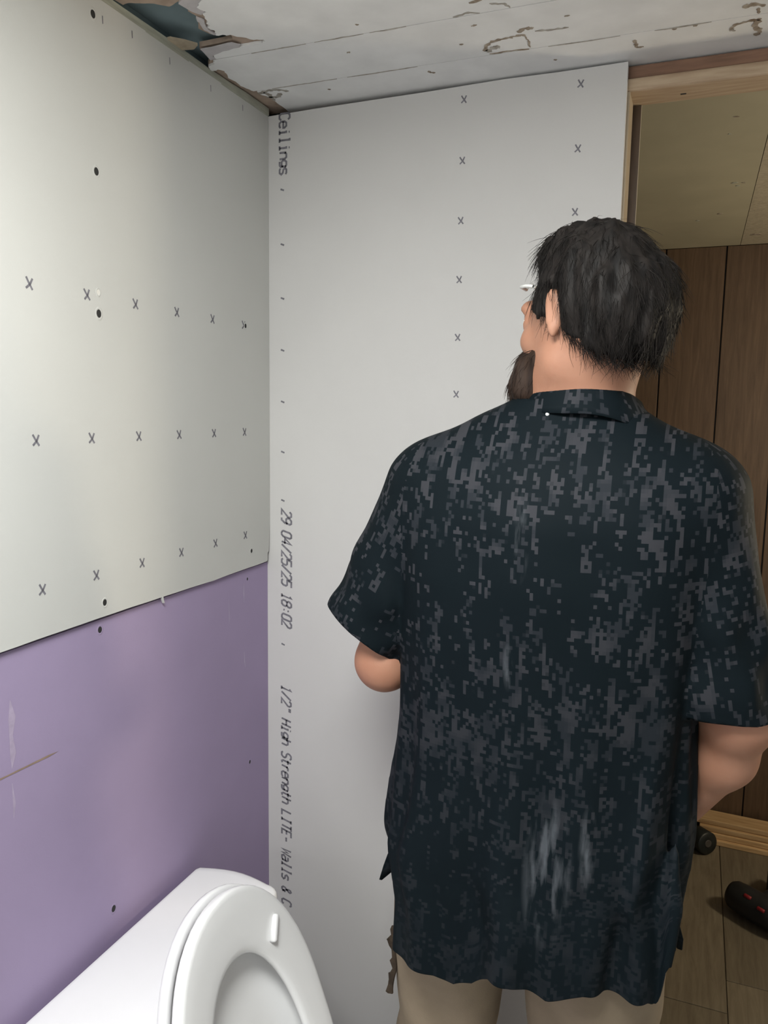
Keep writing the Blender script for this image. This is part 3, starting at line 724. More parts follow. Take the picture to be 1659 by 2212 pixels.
def surface(f, lo, hi, h, B=8, margin=1.7):
    lo = np.array(lo, f4); nb = np.ceil((np.array(hi, f4)-lo)/(h*B)).astype(int); n = nb*B+1
    cx = [lo[k]+(np.arange(nb[k])+.5)*h*B for k in range(3)]
    C = np.stack(np.meshgrid(*cx, indexing='ij'), -1).reshape(-1, 3).astype(f4)
    val = f(C).reshape(nb); act = np.abs(val) < h*B*.87*margin
    D = np.ones(n, f4)
    s = np.where(val < 0, -1., 1.).astype(f4)
    D[:-1, :-1, :-1] = np.repeat(np.repeat(np.repeat(s, B, 0), B, 1), B, 2)
    need = np.zeros(n, bool)
    a = np.repeat(np.repeat(np.repeat(act, B, 0), B, 1), B, 2)
    for dx in (0, 1):
        for dy in (0, 1):
            for dz_ in (0, 1):
                need[dx:n[0]-1+dx, dy:n[1]-1+dy, dz_:n[2]-1+dz_] |= a
    idx = np.argwhere(need); vals = np.empty(len(idx), f4)
    for k in range(0, len(idx), 400000):
        vals[k:k+400000] = f((lo+idx[k:k+400000]*h).astype(f4))
    D[need] = vals
    inside = D < 0
    corners = [(x, y, z) for x in (0, 1) for y in (0, 1) for z in (0, 1)]
    cnt = sum(inside[x:n[0]-1+x, y:n[1]-1+y, z:n[2]-1+z].astype(np.int8) for x, y, z in corners)
    cells = np.argwhere((cnt > 0) & (cnt < 8))
    vid = -np.ones(n-1, np.int64); vid[tuple(cells.T)] = np.arange(len(cells))
    acc = np.zeros((len(cells), 3)); num = np.zeros(len(cells))
    cv = {c: D[cells[:, 0]+c[0], cells[:, 1]+c[1], cells[:, 2]+c[2]] for c in corners}
    for c in corners:
        for k in range(3):
            if c[k] == 0:
                d = list(c); d[k] = 1; d = tuple(d)
                A, Bv = cv[c], cv[d]; cr = (A < 0) != (Bv < 0)
                t = np.where(cr, A/(A-Bv+1e-12), 0)
                p = np.tile(np.array(c, float), (len(cells), 1)); p[:, k] += t
                acc[cr] += p[cr]; num += cr
    verts = lo+(cells+acc/num[:, None])*h
    faces = []
    for k in range(3):
        i, j = (k+1) % 3, (k+2) % 3
        sl0 = [slice(None)]*3; sl1 = [slice(None)]*3; sl0[k] = slice(0, -1); sl1[k] = slice(1, None)
        A, Bm = inside[tuple(sl0)], inside[tuple(sl1)]
        E_ = np.argwhere(A != Bm)
        ok = (E_[:, i] > 0) & (E_[:, j] > 0) & (E_[:, i] < n[i]-1) & (E_[:, j] < n[j]-1)
        E_ = E_[ok]; sgn = A[tuple(E_.T)]
        q = []
        for di, dj in ((-1, -1), (0, -1), (0, 0), (-1, 0)):
            e = E_.copy(); e[:, i] += di; e[:, j] += dj; q.append(vid[tuple(e.T)])
        q = np.stack(q, 1); q[~sgn] = q[~sgn][:, ::-1]
        faces.append(q)
    return verts, np.concatenate(faces)
def np_mesh(name, V, F, mat, parent=None, smooth=True):
    me = bpy.data.meshes.new(name)
    me.vertices.add(len(V)); me.vertices.foreach_set('co', np.asarray(V, f4).ravel())
    k = F.shape[1]
    me.loops.add(F.size); me.loops.foreach_set('vertex_index', F.astype(np.int32).ravel())
    me.polygons.add(len(F)); me.polygons.foreach_set('loop_start', np.arange(0, F.size, k, dtype=np.int32))
    try: me.polygons.foreach_set('loop_total', np.full(len(F), k, np.int32))
    except Exception: pass
    me.update(calc_edges=True); me.validate()
    me.materials.append(mat)
    me.polygons.foreach_set('use_smooth', [smooth]*len(F))
    o = bpy.data.objects.new(name, me); COL.objects.link(o)
    if parent: o.parent = parent
    return o
def relax(V, F, it=2, lam=.5):
    V = V.copy()
    e = np.concatenate([F[:, [0, 1]], F[:, [1, 2]], F[:, [2, 3]], F[:, [3, 0]]]); e = np.concatenate([e, e[:, ::-1]])
    cnt = np.bincount(e[:, 0], minlength=len(V)).clip(1)
    for _ in range(it):
        m_ = np.stack([np.bincount(e[:, 0], V[e[:, 1], k], minlength=len(V)) for k in range(3)], 1)/cnt[:, None]
        V += lam*(m_-V)
    return V

# ---- shirt and torso profile by height
zz = [.50, .66, .72, .78, .84, .88, .90, .957, 1.035, 1.11, 1.18, 1.25, 1.32, 1.40, 1.45, 1.48, 1.50, 1.528, 1.545, 1.56, 1.60]
xl = [.424, .424, .427, .426, .411, .401, .402, .411, .421, .426, .426, .427, .431, .438, .448, .466, .484, .518, .558, .596, .622]
xr = [.822, .826, .832, .836, .841, .842, .843, .845, .842, .840, .842, .845, .848, .850, .846, .832, .814, .779, .750, .728, .716]
bb = [.155, .155, .152, .148, .144, .141, .140, .136, .130, .127, .128, .131, .134, .130, .118, .105, .094, .078, .068, .062, .060]
yc_ = [1.10, 1.10, 1.10, 1.10, 1.10, 1.10, 1.10, 1.10, 1.10, 1.095, 1.09, 1.085, 1.08, 1.075, 1.075, 1.075, 1.077, 1.08, 1.08, 1.08, 1.08]
zf = np.linspace(.5, 1.6, 221)
def fine(v):
    y = np.interp(zf, zz, v); k = np.ones(7)/7
    return np.convolve(np.pad(y, 3, mode='edge'), k, 'valid')
XL, XR, BB, YC = map(fine, (xl, xr, bb, yc_))
def smooth01(t): t = np.clip(t, 0, 1); return t*t*(3-2*t)
def torso(P, shrink=0., folds=True):
    z = P[:, 2]; l = np.interp(z, zf, XL); r = np.interp(z, zf, XR); b = np.interp(z, zf, BB)-shrink; yc = np.interp(z, zf, YC)
    cx = (l+r)/2; a = (r-l)/2-shrink
    dx, dy = (P[:, 0]-cx), (P[:, 1]-yc)
    n = 2.35
    k = ((np.abs(dx)/a)**n+(np.abs(dy)/b)**n)**(1/n)
    d = (k-1)*np.minimum(a, b)*.95
    if folds:
        th = np.arctan2(dy/b, dx/a)           # back centre is -pi/2
        g = smooth01((1.34-z)/.55); g2 = smooth01((1.02-z)/.32)
        wob = .25*np.sin(z*9+th*2)
        d = d-g*.0045*np.sin(11*th+1.2+wob*3)-g*.003*np.sin(19*th+.4-wob*4)
        d = d-g2*(.012*np.sin(7.2*(th+math.pi/2)+.9+wob)+.006*np.sin(12.5*(th+math.pi/2)+2.0))
        # deep vertical fold at the right of the back
        u = dx-(.166+.004*np.sin(z*6)); back = dy < 0
        d = d+np.where(back, g*.015*np.exp(-((u-.020)/.010)**2)-g*.015*np.exp(-((u+.004)/.014)**2), 0)
        # soft pull lines from the shoulder blades
        d = d-np.where(back, .003*np.exp(-((z-1.36)/.10)**2)*np.sin(38*dx+6*z), 0)
    return np.maximum(d, z-1.59)
LS = ((.470, 1.08, 1.420), (.342, 1.082, 1.150)); RS = ((.815, 1.085, 1.425), (.882, 1.10, 1.095))
def sleeve(P, s, folds=True):
    a, b = (LS, RS)[s]
    d = rcone(P, a, b, .072, .070 if s == 0 else .071)
    if folds:
        a_ = np.array(a); ax_ = np.array(b)-a_; t = (P-a_) @ ax_/(ax_ @ ax_)
        w_ = smooth01((t-.1)/.5)
        d = d-w_*.003*np.sin(P[:, 0]*70+P[:, 1]*55+P[:, 2]*38)-w_*.002*np.sin(P[:, 1]*120-P[:, 2]*60)
    return d
CUTS = (((.363, 1.08, 1.2), np.array((-.55, -.22, -.80))/np.linalg.norm((-.55, -.22, -.80))), ((.880, 1.10, 1.158), np.array((.02, .06, -1.))/np.linalg.norm((.02, .06, -1.))))
def shirt_f(P):
    t = torso(P); k = np.interp(P[:, 2], [1.20, 1.34, 1.46], [.003, .015, .05]).astype(f4)
    for s in (0, 1):
        q = np.maximum(sleeve(P, s), (P-np.array(CUTS[s][0], f4)) @ CUTS[s][1].astype(f4)-.004); h = np.maximum(k-np.abs(t-q), 0)/k; t = np.minimum(t, q)-h*h*k*.25
    return t
# ---- head frame
HO = np.array((.682, 1.06, 1.655)); PHI = math.radians(48)
HF = np.array((-math.sin(PHI), math.cos(PHI), 0.)); HL = np.array((-HF[1], HF[0], 0.)); HU = np.array((0, 0, 1.))
HR = np.stack([HF, HL, HU], 1).astype(f4)
def head_local(P): return (P-HO.astype(f4)) @ HR
def from_head(*p): return tuple(HO+HF*p[0]+HL*p[1]+HU*p[2])
def head_f(P):
    Q = head_local(P)
    d = ell(Q, (-.010, 0, .022), (.080, .068, .078))
    d = smin(d, ell(Q, (.032, 0, -.035), (.057, .054, .082)), .04)
    d = smin(d, rcone(Q, (.0, .05, -.055), (.07, .018, -.098), .020, .018), .03)
    d = smin(d, rcone(Q, (.0, -.05, -.055), (.07, -.018, -.098), .020, .018), .03)
    d = smin(d, ell(Q, (.078, 0, -.098), (.020, .024, .018)), .02)
    d = smin(d, rcone(Q, (.086, .035, .022), (.086, -.035, .022), .012, .012), .02)       # brow
    d = smin(d, rcone(Q, (.095, 0, .008), (.117, 0, -.032), .008, .012), .014)           # nose
    for s in (-1, 1):
        d = smin(d, ell(Q, (.106, .012*s, -.035), (.010, .008, .008)), .008)
        d = smax(d, -ell(Q, (.098, .032*s, .004), (.016, .017, .012)), .012)              # eye socket
        d = smin(d, ell(Q, (.083, .032*s, .004), (.0125, .0125, .0125)), .004)
        d = smin(d, ell(Q, (.066, .042*s, -.022), (.018, .016, .018)), .02)               # cheekbone
        # ear: a tilted shell with a hollow
        ca, sa = math.cos(.5), math.sin(.5)
        E0 = Q-np.array((-.018, .0765*s, .005), f4)
        e = np.stack([E0[:, 0]*ca+E0[:, 1]*s*sa, -E0[:, 0]*sa+E0[:, 1]*s*ca, E0[:, 2]-.25*E0[:, 0]], 1)
        er = np.interp(e[:, 2], [-.034, -.012, .015, .034], [.0075, .0105, .0135, .0095])
        sh = ell(np.stack([e[:, 0]*.019/er, e[:, 1], e[:, 2]], 1), (0, 0, 0), (.019, .007, .0315))
        sh = smax(sh, -ell(e, (.003, .009, .003), (.011, .008, .020)), .004)
        d = smin(d, sh, .008)
    d = smin(d, rcone(Q, (.096, .018, -.062), (.096, -.018, -.062), .006, .006), .008)     # lips
    d = smin(d, rcone(Q, (.094, .014, -.072), (.094, -.014, -.072), .006, .006), .006)
    return d
def hand_parts(Wp, d, n):
    d = np.array(d, float); d /= np.linalg.norm(d); n = np.array(n, float); n -= d*(n @ d); n /= np.linalg.norm(n); s = np.cross(d, n)
    Wp = np.array(Wp, float); out = []
    for o, e in ((.028, .088), (.010, .090), (-.009, .088), (-.026, .082)):
        out.append((Wp+d*.012+s*o*.6, Wp+d*e+s*o, .015, .0115, .014))
    bend = .42
    for o, e, ls in ((.031, .086, (.040, .026, .020)), (.0105, .090, (.045, .030, .022)), (-.0105, .087, (.042, .028, .021)), (-.031, .080, (.033, .021, .018))):
        p = Wp+d*e+s*o; a = .30
        for i, L_ in enumerate(ls):
            q = p+(d*math.cos(a)+n*math.sin(a))*L_
            out.append((p, q, .0092-.0008*i, .0086-.0008*i, .004)); p = q; a += bend
    p = Wp+d*.025+s*.024; q = p+(d*.62+s*.62+n*.35)*.042; r = q+(d*.85+s*.15+n*.4)*.032; t = r+(d*.9-s*.1+n*.35)*.024
    out += [(p, q, .0145, .011, .012), (q, r, .0105, .0095, .004), (r, t, .0095, .008, .004)]
    return out
LW = (.500, 1.262, 1.150); RW = (.800, 1.232, .893)
HANDS = hand_parts(LW, (.80, .45, .12), (.2, -.5, .8))+hand_parts(RW, (-.45, .65, -.35), (-.75, -.3, .2))
def arms_f(P):
    d = rcone(P, (.468, 1.085, 1.42), (.388, 1.085, 1.158), .045, .0355)
    d = smin(d, ell(P, (.400, 1.078, 1.147), (.026, .028, .027)), .03)
    d = smin(d, rcone(P, (.391, 1.085, 1.155), (.430, 1.16, 1.150), .0355, .040), .03)
    d = smin(d, rcone(P, (.430, 1.16, 1.150), LW, .040, .026), .03)
    e = rcone(P, (.812, 1.09, 1.42), (.893, 1.10, 1.150), .047, .038)
    e = smin(e, rcone(P, (.893, 1.10, 1.150), (.880, 1.14, 1.07), .039, .038), .05)
    e = smin(e, rcone(P, (.880, 1.14, 1.07), RW, .038, .027), .03)
    return np.minimum(d, e)
HIP = ((.520, 1.10, .86), (.735, 1.10, .86)); KNEE = ((.478, 1.170, .46), (.718, 1.15, .48)); ANK = ((.470, 1.195, .09), (.735, 1.19, .09))
def body_f(P):
    d = torso(P, .030, False)
    d = np.maximum(d, P[:, 2]-1.545); d = smax(d, .84-P[:, 2], .06)
    d = smin(d, ell(P, (.627, 1.10, .88), (.165, .105, .13)), .05)
    d = smin(d, rcone(P, (.668, 1.095, 1.47), (.678, 1.072, 1.60), .066, .055), .04)
    d = smin(d, rcone(P, (.678, 1.072, 1.58), tuple(HO-HF*.03+HU*.0), .055, .06), .03)
    d = smin(d, head_f(P), .022)
    d = smin(d, arms_f(P), .012)
    for s in (0, 1):
        d = smin(d, rcone(P, HIP[s], KNEE[s], .070, .050), .04)
        d = smin(d, rcone(P, KNEE[s], ANK[s], .055, .036), .03)
        fx_ = ANK[s][0]+(-.03 if s == 0 else .03)
        d = smin(d, rcone(P, (ANK[s][0], ANK[s][1]-.03, .055), (fx_, ANK[s][1]+.12, .045), .034, .028), .03)
    for a, b, ra, rb, k in HANDS: d = smin(d, rcone(P, a, b, ra, rb), k)
    return d
Vb, Fb = surface(body_f, (.28, .92, .0), (.98, 1.40, 1.80), .004)
person = np_mesh('person', relax(Vb, Fb, 2, .4), Fb, M['skin'])
tag(person, 'man seen from behind in a navy block-print shirt and khaki trousers, turning his head left', 'person')

# ---- shirt: mesh, open the hem, the sleeves and the neck, then give it cloth thickness
Vs, Fs = surface(shirt_f, (.24, .88, .60), (1.0, 1.30, 1.62), .0045)
Vs = relax(Vs, Fs, 3, .4)
hem0 = .70
def hem_z(x, y):
    """height of the bottom edge round the hem"""
    back = np.interp(x, [.43, .46, .484, .52, .548, .576, .604, .632, .655, .68, .726, .77, .80], [.745, .750, .752, .752, .742, .757, .791, .793, .787, .773, .786, .780, .776])
    side = np.maximum(smooth01((y-1.005)/.05)*smooth01((x-.62)/.1), smooth01((x-.803)/.007))
    frontl = smooth01((y-1.12)/.03)
    w_ = np.maximum(side, frontl)
    return back*(1-w_)+(.770+.060*smooth01((x-.814)/.012))*w_
zc = Fs[:, 0]
bm = bmesh.new()
vv = [bm.verts.new(v) for v in Vs]
for f_ in Fs: bm.faces.new([vv[i] for i in f_])
bm.verts.ensure_lookup_table(); bm.faces.ensure_lookup_table()
lay = bm.faces.layers.int.new('part')
Cn = np.array([f_.calc_center_median()[:] for f_ in bm.faces], f4)
tt = torso(Cn, 0, False); s0 = sleeve(Cn, 0, False); s1 = sleeve(Cn, 1, False)
part = np.zeros(len(Cn), int); part[(s0 < tt) & (Cn[:, 0] < .47)] = 1; part[(s1 < tt) & (Cn[:, 0] > .815)] = 2
tt = torso(Cn)   # folds included: leave the torso's own wall below the sleeves alone
for s_ in (0, 1):
    below = ((Cn-np.array(CUTS[s_][0], f4)) @ CUTS[s_][1].astype(f4) > -.002) & (np.abs(tt) < .0022); part[below & (part == s_+1)] = 0
for f_, p in zip(bm.faces, part): f_[lay] = int(p)
def cut(part_ids, co, no):
    fs = [f_ for f_ in bm.faces if f_[lay] in part_ids]
    g = set(fs)
    for f_ in fs: g.update(f_.edges); g.update(f_.verts)
    bmesh.ops.bisect_plane(bm, geom=list(g), plane_co=co, plane_no=no, dist=1e-6)
    no = Vector(no); co = Vector(co)
    dead = [f_ for f_ in bm.faces if f_[lay] in part_ids and (f_.calc_center_median()-co).dot(no) > 0]
    bmesh.ops.delete(bm, geom=dead, context='FACES')
cut((1,), CUTS[0][0], CUTS[0][1])
cut((2,), CUTS[1][0], CUTS[1][1])
cut((0,), (0, 0, hem0), (0, 0, -1))
cut((0, 1, 2), (0, 0, 1.556), (0, 0, 1))
uvl = bm.loops.layers.uv.new('UVMap')
def frame(a, b):
    a, b = Vector(a), Vector(b); ax_ = (b-a).normalized(); e1 = Vector((0, -1, 0)); e1 = (e1-ax_*e1.dot(ax_)).normalized(); return a, ax_, e1, ax_.cross(e1)
fr_ = {1: frame(*LS), 2: frame(*RS)}
for f_ in bm.faces:
    p = f_[lay]
    for lp in f_.loops:
        v = lp.vert.co
        if p == 0:
            u = v.x if f_.calc_center_median().y < 1.10 else 2-v.x
            lp[uvl].uv = (u, v.z)
        else:
            a, ax_, e1, e2 = fr_[p]; q = v-a
            lp[uvl].uv = (p*.7+math.atan2(q.dot(e2), q.dot(e1))*.068, 1.5-q.dot(ax_))
for v in bm.verts:
    if v.co.z < 1.0 and .3 < v.co.x < .9:
        wgt = float(smooth01(np.array((1.0-v.co.z)/.30)))
        v.co.z += (float(hem_z(np.array(v.co.x), np.array(v.co.y)))-hem0)*wgt
        # the slit sides hang in from the hips
lo_v = [v for v in bm.verts if not v.link_faces]
bmesh.ops.delete(bm, geom=lo_v, context='VERTS')
shirt = bm_obj('shirt', bm, M['shirt'], person, True)
sol = shirt.modifiers.new('cloth', 'SOLIDIFY'); sol.thickness = .0018; sol.offset = -1

def cloth(name, rows, uvs, parent, thick=.0018, mat=None):
    """grid of points with uv, made into a thin cloth"""
    nr, nc = len(rows), len(rows[0]); V = [p for r in rows for p in r]
    F = [(i*nc+j, i*nc+j+1, (i+1)*nc+j+1, (i+1)*nc+j) for i in range(nr-1) for j in range(nc-1)]
    o = mesh_obj(name, V, F, mat or M['shirt'], parent, True)
    uvn = o.data.uv_layers.new(name='UVMap'); flat = [u for r in uvs for u in r]
    for lp in o.data.loops: uvn.data[lp.index].uv = flat[lp.vertex_index]
    md = o.modifiers.new('cloth', 'SOLIDIFY'); md.thickness = thick; md.offset = 0
    return o
# collar: a stand that rises round the neck and a fall folded over it
rows, uvs = [], []
def collar_pt(th, lvl):
    """th 0 = back centre, positive towards his right; lvl 0 stand foot, 1 fold, 2 fall edge"""
    fz = (1-math.cos(th))/2                      # 0 at the back, 1 at the front
    cx, cy = .679, 1.085
    prof_ = [(.059, 1.542), (.0585, 1.556), (.0590, 1.570), (.0605, 1.5775), (.0635, 1.5795), (.0665, 1.5775), (.069, 1.572), (.0735, 1.560), (.0785, 1.5475), (.083, 1.538)]
    r, z = prof_[lvl]
    out = lvl/9
    rx = r*1.0+.004*out; ry = r*1.06
    z2 = z-.050*fz*(.55+.45*out)-.014*math.sin(th)*(.6 if lvl > 2 else .3)
    if lvl > 6: rx += .012*fz; ry += .010*fz
    x = cx+rx*math.sin(th)*1.02; y = cy-ry*math.cos(th)
    return (x, y, z2+.0015*math.sin(5*th)*out)
for lvl in range(10):
    row, ur = [], []
    for k in range(61):
        th = -2.55+5.1*k/60
        row.append(collar_pt(th, lvl)); ur.append((3.2+th*.07, 1.9-(0, .014, .028, .036, .039, .042, .048, .061, .074, .085)[lvl]))
    rows.append(row); uvs.append(ur)
cloth('collar', rows, uvs, shirt, .002)
# corners of the front tail showing beyond the side slits
def flap(pts_, u0):
    rows_ = [[p for p in r] for r in pts_]
    uv_ = [[(u0+i*.02, j*.02) for j, p in enumerate(r)] for i, r in enumerate(pts_)]
    return cloth('hem_flap', rows_, uv_, shirt, .002)
flap([[(.395, 1.145, .835), (.420, 1.15, .835)], [(.378, 1.15, .797), (.400, 1.155, .792)], [(.371, 1.15, .775), (.387, 1.155, .768)], [(.364, 1.15, .749), (.368, 1.152, .748)]], 5)
flap([[(.822, 1.125, .835), (.812, 1.14, .83)], [(.839, 1.133, .803), (.818, 1.145, .80)], [(.8445, 1.135, .784), (.828, 1.145, .780)], [(.8440, 1.136, .767), (.838, 1.14, .765)]], 6)
# white plaster speck on the left shoulder
bm = bmesh.new(); bmesh.ops.create_uvsphere(bm, u_segments=10, v_segments=6, radius=.0026)
sp = bm_obj('plaster_speck', bm, M['speck'], shirt, True)
def hit(o, org, d):
    """first point of a mesh along a line (used to seat a small thing on the cloth)"""
    from mathutils.bvhtree import BVHTree
    b_ = bmesh.new(); b_.from_mesh(o.data); t_ = BVHTree.FromBMesh(b_); b_.free()
    r = t_.ray_cast(Vector(org), Vector(d)); return r[0]
ph = hit(shirt, (.640, .5, 1.5365), (0, 1, 0))
sp.location = ph if ph else (.64, 1.0, 1.53)

# ---- trousers
def trousers_f(P):
    d = ell(P, (.627, 1.10, .90), (.178, .112, .15))
    d = np.minimum(d, d)
    for s in (0, 1):
        hx = HIP[s][0]+(-.002 if s == 0 else -.010)
        L_ = rcone(P, (hx, 1.10, .84), (KNEE[s][0]+(.0 if s == 0 else .004), KNEE[s][1], .47), .102, .078 if s == 0 else .092)
        L_ = np.minimum(L_, rcone(P, (KNEE[s][0]+(.0 if s == 0 else .004), KNEE[s][1], .47), (ANK[s][0], ANK[s][1]+.0, .05), .078 if s == 0 else .086, .070))
        d = smin(d, L_, .035 if s == 0 else .05)
    d = d-.003*np.sin(P[:, 2]*42+P[:, 0]*25)*np.sin(P[:, 0]*31+P[:, 1]*20)-.0025*np.sin(P[:, 0]*60+P[:, 2]*20)
    d = np.maximum(d, P[:, 2]-.985)
    return np.maximum(d, .035-P[:, 2])
Vt, Ft = surface(trousers_f, (.36, .92, .0), (.90, 1.28, 1.02), .006)
trousers = np_mesh('trousers', relax(Vt, Ft, 2, .4), Ft, M['khaki'], person)
# frayed side pocket edge at the left hip, and a slit of dark pocket at the right
def ragged_strip(name, pts, seed, mat, parent, wid):
    r = random.Random(seed); V = []
    for p in pts:
        a = r.uniform(.4, 1.0)*wid
        V += [(p[0], p[1], p[2]), (p[0]-a, p[1]+.006, p[2]-r.uniform(.004, .012))]
    F = [(2*i, 2*i+1, 2*i+3, 2*i+2) for i in range(len(pts)-1)]
    o = mesh_obj(name, V, F, mat, parent); md = o.modifiers.new('cloth', 'SOLIDIFY'); md.thickness = .0025
    return o
ragged_strip('frayed_pocket', [(.4215-.003*math.sin(i*.5), 1.075, .728-.0070*i) for i in range(18)], 4, M['frayed'], trousers, .014)
ragged_strip('frayed_pocket', [(.8105, 1.075, .645-.012*i) for i in range(8)], 6, M['frayed'], trousers, .003)
# ---- boots
for s in (0, 1):
    ax0 = ANK[s]; tx = ax0[0]+(-.035 if s == 0 else .035)
    def boot_f(P, ax0=ax0, tx=tx):
        d = rcone(P, (ax0[0], ax0[1]-.035, .062), (tx, ax0[1]+.13, .05), .048, .044)
        d = smin(d, rcone(P, (ax0[0], ax0[1]-.005, .07), (ax0[0], ax0[1]-.005, .15), .056, .050), .04)
        return smax(d, .018-P[:, 2], .006)
    Vq, Fq = surface(boot_f, (.36, .98, .0), (.88, 1.34, .24), .006)
    bt_ = np_mesh('boot', relax(Vq, Fq, 1, .4), Fq, M['shoe'], person)
    ang = math.atan2(.165, tx-ax0[0]); c, sn = math.cos(ang), math.sin(ang)
    pts_ = []
    for k in range(28):
        t = 2*math.pi*k/28; l = .0825*math.cos(t)*1.0; l += .048*math.copysign(abs(math.cos(t)), math.cos(t)); wdt = .047*math.sin(t)
        mx, my = (ax0[0]+tx)/2, ax0[1]+.0475
        pts_.append((mx+l*c-wdt*sn, my+l*sn+wdt*c))
    prism('sole', pts_, 2, 0, .022, M['sole'], bt_)

# ---- hair: a clumped volume and loose strands; beard the same way
def hair_f(P):
    Q = head_local(P); f_, l_, u_ = Q[:, 0], Q[:, 1], Q[:, 2]
    d = ell(Q, (-.014, 0, .022), (.093, .078, .097))
    d = smin(d, ell(Q, (-.060, -.008, .004), (.045, .052, .062)), .03)
    d = smin(d, ell(Q, (.030, 0, .086), (.044, .056, .032)), .03)
    cl_ = vnoise(np.stack([f_*34+2, l_*34, u_*15+f_*6], 1), 1)*.0095+vnoise(np.stack([f_*85, l_*85, u_*26+f_*12], 1), 2)*.0055+vnoise(np.stack([f_*150, l_*150, u_*40], 1), 3)*.002
    d = d-cl_
    ul = np.clip(.86*(f_+.010), -.052, .0)+.006*vnoise(Q*60, 5)
    ul = np.where(f_ > .004, 0.008+.012*vnoise(Q*np.array((90, 90, 30), f4), 6)+smooth01((f_-.026)/.03)*.07, ul)
    d = smax(d, ul-u_, .006)
    for s in (1, -1):
        d = smax(d, -rcone(Q, (-.014, .084*s, .028), (-.018, .086*s, -.03), .013, .020), .005)
    return d
Vh, Fh = surface(hair_f, (.54, .90, 1.55), (.84, 1.22, 1.82), .0035)
hair = np_mesh('hair', relax(Vh, Fh, 1, .4), Fh, M['hair'], person)
def strands(name, V, F, count, lmin, lmax, seed, mat, parent, down, out_, rad=.00045, keepf=None):
    rng = np.random.default_rng(seed)
    Vn = np.zeros_like(V); a, b, c = V[F[:, 0]], V[F[:, 1]], V[F[:, 2]]; n_ = np.cross(b-a, c-a)
    for k in range(4): np.add.at(Vn, F[:, k], n_)
    Vn /= np.linalg.norm(Vn, axis=1, keepdims=True)+1e-12
    idx = np.arange(len(V))
    if keepf is not None: idx = idx[keepf(V, Vn)]
    pick = rng.choice(idx, count)
    p = V[pick]-Vn[pick]*.002; n = Vn[pick]
    d = np.array(down)[None]+rng.normal(0, .25, (count, 3)); d = d-n*(d*n).sum(1, keepdims=True)*.9; d /= np.linalg.norm(d, axis=1, keepdims=True)
    d = d+n*out_*rng.uniform(.3, 1.3, (count, 1)); d /= np.linalg.norm(d, axis=1, keepdims=True)
    L_ = rng.uniform(lmin, lmax, (count, 1)); side = np.cross(d, n); side /= np.linalg.norm(side, axis=1, keepdims=True)
    ph_ = rng.uniform(0, 6.28, (count, 1)); amp = rng.uniform(.0005, .0028, (count, 1))
    segs = 6; rings = []
    for i in range(segs):
        t = i/(segs-1); q = p+d*L_*t+side*amp*np.sin(ph_+t*5)-n*(t*t)*L_*out_*.55+np.array((0, 0, -1))*t*t*L_*.12
        r = rad*(1-.8*t)
        rings.append(np.stack([q+side*r, q-side*r*.5+n*r*.87, q-side*r*.5-n*r*.87], 1))
    R_ = np.stack(rings, 1)                                   # count, segs, 3, 3
    base = (np.arange(count)*segs*3)[:, None, None, None]
    i_ = np.arange(segs-1)[None, :, None, None]*3; k_ = np.arange(3)[None, None, :, None]; k2 = (k_+1) % 3
    F_ = np.concatenate([base+i_+k_, base+i_+k2, base+i_+3+k2, base+i_+3+k_], -1).reshape(-1, 4)
    o = np_mesh(name, R_.reshape(-1, 3), F_, mat, parent); o['kind'] = 'stuff'
    return o
strands('hair_strands', Vh, Fh, 5600, .014, .040, 3, M['hair'], hair, (.1, -.05, -1), .30, keepf=lambda V, N_: (head_local(V.astype(f4))[:, 0] < .0) | ((head_local(V.astype(f4))[:, 2] > .028) & (head_local(V.astype(f4))[:, 0] < .035)) | (head_local(V.astype(f4))[:, 2] > .06))
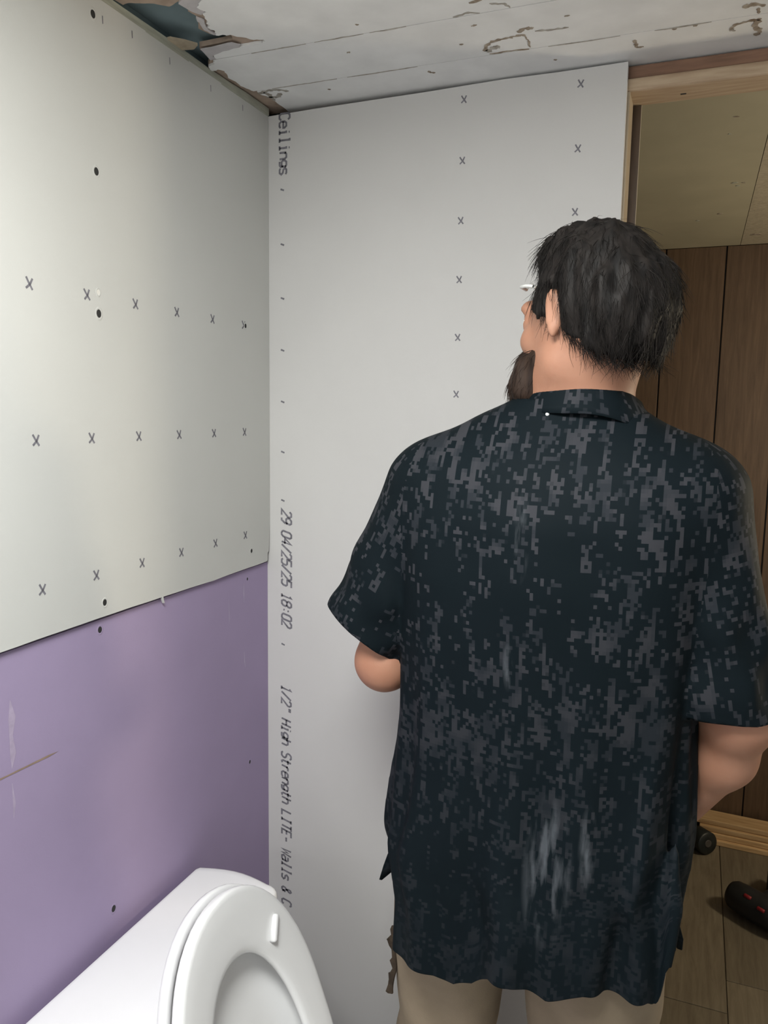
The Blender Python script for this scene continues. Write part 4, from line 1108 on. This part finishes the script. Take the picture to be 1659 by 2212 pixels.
def beard_f(P):
    Q = head_local(P)
    d = rcone(Q, (.040, .050, -.052), (.060, .047, -.082), .017, .024)
    d = smin(d, rcone(Q, (.060, .048, -.082), (.098, .012, -.104), .023, .034), .02)
    d = smin(d, rcone(Q, (.040, -.050, -.052), (.060, -.047, -.082), .017, .024), .02)
    d = smin(d, rcone(Q, (.060, -.048, -.082), (.098, -.012, -.104), .023, .034), .02)
    for s in (-1, 1): d = smin(d, ell(Q, (.070, .043*s, -.052), (.021, .018, .024)), .02)
    d = smin(d, ell(Q, (.092, 0, -.128), (.034, .036, .034)), .02)
    d = smin(d, rcone(Q, (.108, .022, -.056), (.110, -.022, -.056), .009, .009), .01)
    d = smax(d, -ell(Q, (.125, 0, -.069), (.03, .022, .006)), .004)
    d = d-vnoise(np.stack([Q[:, 0]*70, Q[:, 1]*70, Q[:, 2]*25], 1), 8)*.005
    return d
Vd, Fd = surface(beard_f, (.52, .96, 1.46), (.74, 1.24, 1.68), .0035)
beard = np_mesh('beard', relax(Vd, Fd, 1, .4), Fd, M['beard'], person)
strands('beard_strands', Vd, Fd, 2200, .010, .026, 5, M['beard'], beard, (-.15, .1, -1), .45, .0004)
# eyes
for s in (-1, 1):
    bm = bmesh.new(); bmesh.ops.create_uvsphere(bm, u_segments=16, v_segments=10, radius=.0122)
    e = bm_obj('eye', bm, M['eye'], person, True); e.location = from_head(.0838, .032*s, .004)
    bm = bmesh.new(); bmesh.ops.create_uvsphere(bm, u_segments=12, v_segments=8, radius=.0058)
    i_o = bm_obj('iris', bm, M['hair'], e, True); i_o.location = tuple(HF*.0075)
# spectacles pushed up on the forehead
glasses = bm_obj('spectacles', bmesh.new(), M['glass_frame'], person)
def wire(bm, pts, r, n=6):
    rings = []
    for i, p in enumerate(pts):
        a = Vector(pts[max(0, i-1)]); b = Vector(pts[min(len(pts)-1, i+1)]); t = (b-a).normalized()
        q = Vector((0, 0, 1)).rotation_difference(t)
        rings.append([bm.verts.new(Vector(p)+q @ Vector((r*math.cos(2*math.pi*k/n), r*math.sin(2*math.pi*k/n), 0))) for k in range(n)])
    for a, b in zip(rings[:-1], rings[1:]):
        for k in range(n): bm.faces.new((a[k], a[(k+1) % n], b[(k+1) % n], b[k]))
bm = bmesh.new()
for s in (-1, 1):
    wire(bm, [from_head(.098-.012*t*t-.012*t, s*(.010+.040*t), .046+.010*math.sin(math.pi*t)) for t in np.linspace(0, 1, 10)], .0021)
    wire(bm, [from_head(.074, s*.050, .046), from_head(.064, s*.066, .047), from_head(.048, s*.070, .046), from_head(.03, s*.071, .043)], .0024)
wire(bm, [from_head(.098, .010, .046), from_head(.1005, 0, .049), from_head(.098, -.010, .046)], .0018)
bm.to_mesh(glasses.data); bm.free(); glasses.data.polygons.foreach_set('use_smooth', [True]*len(glasses.data.polygons))
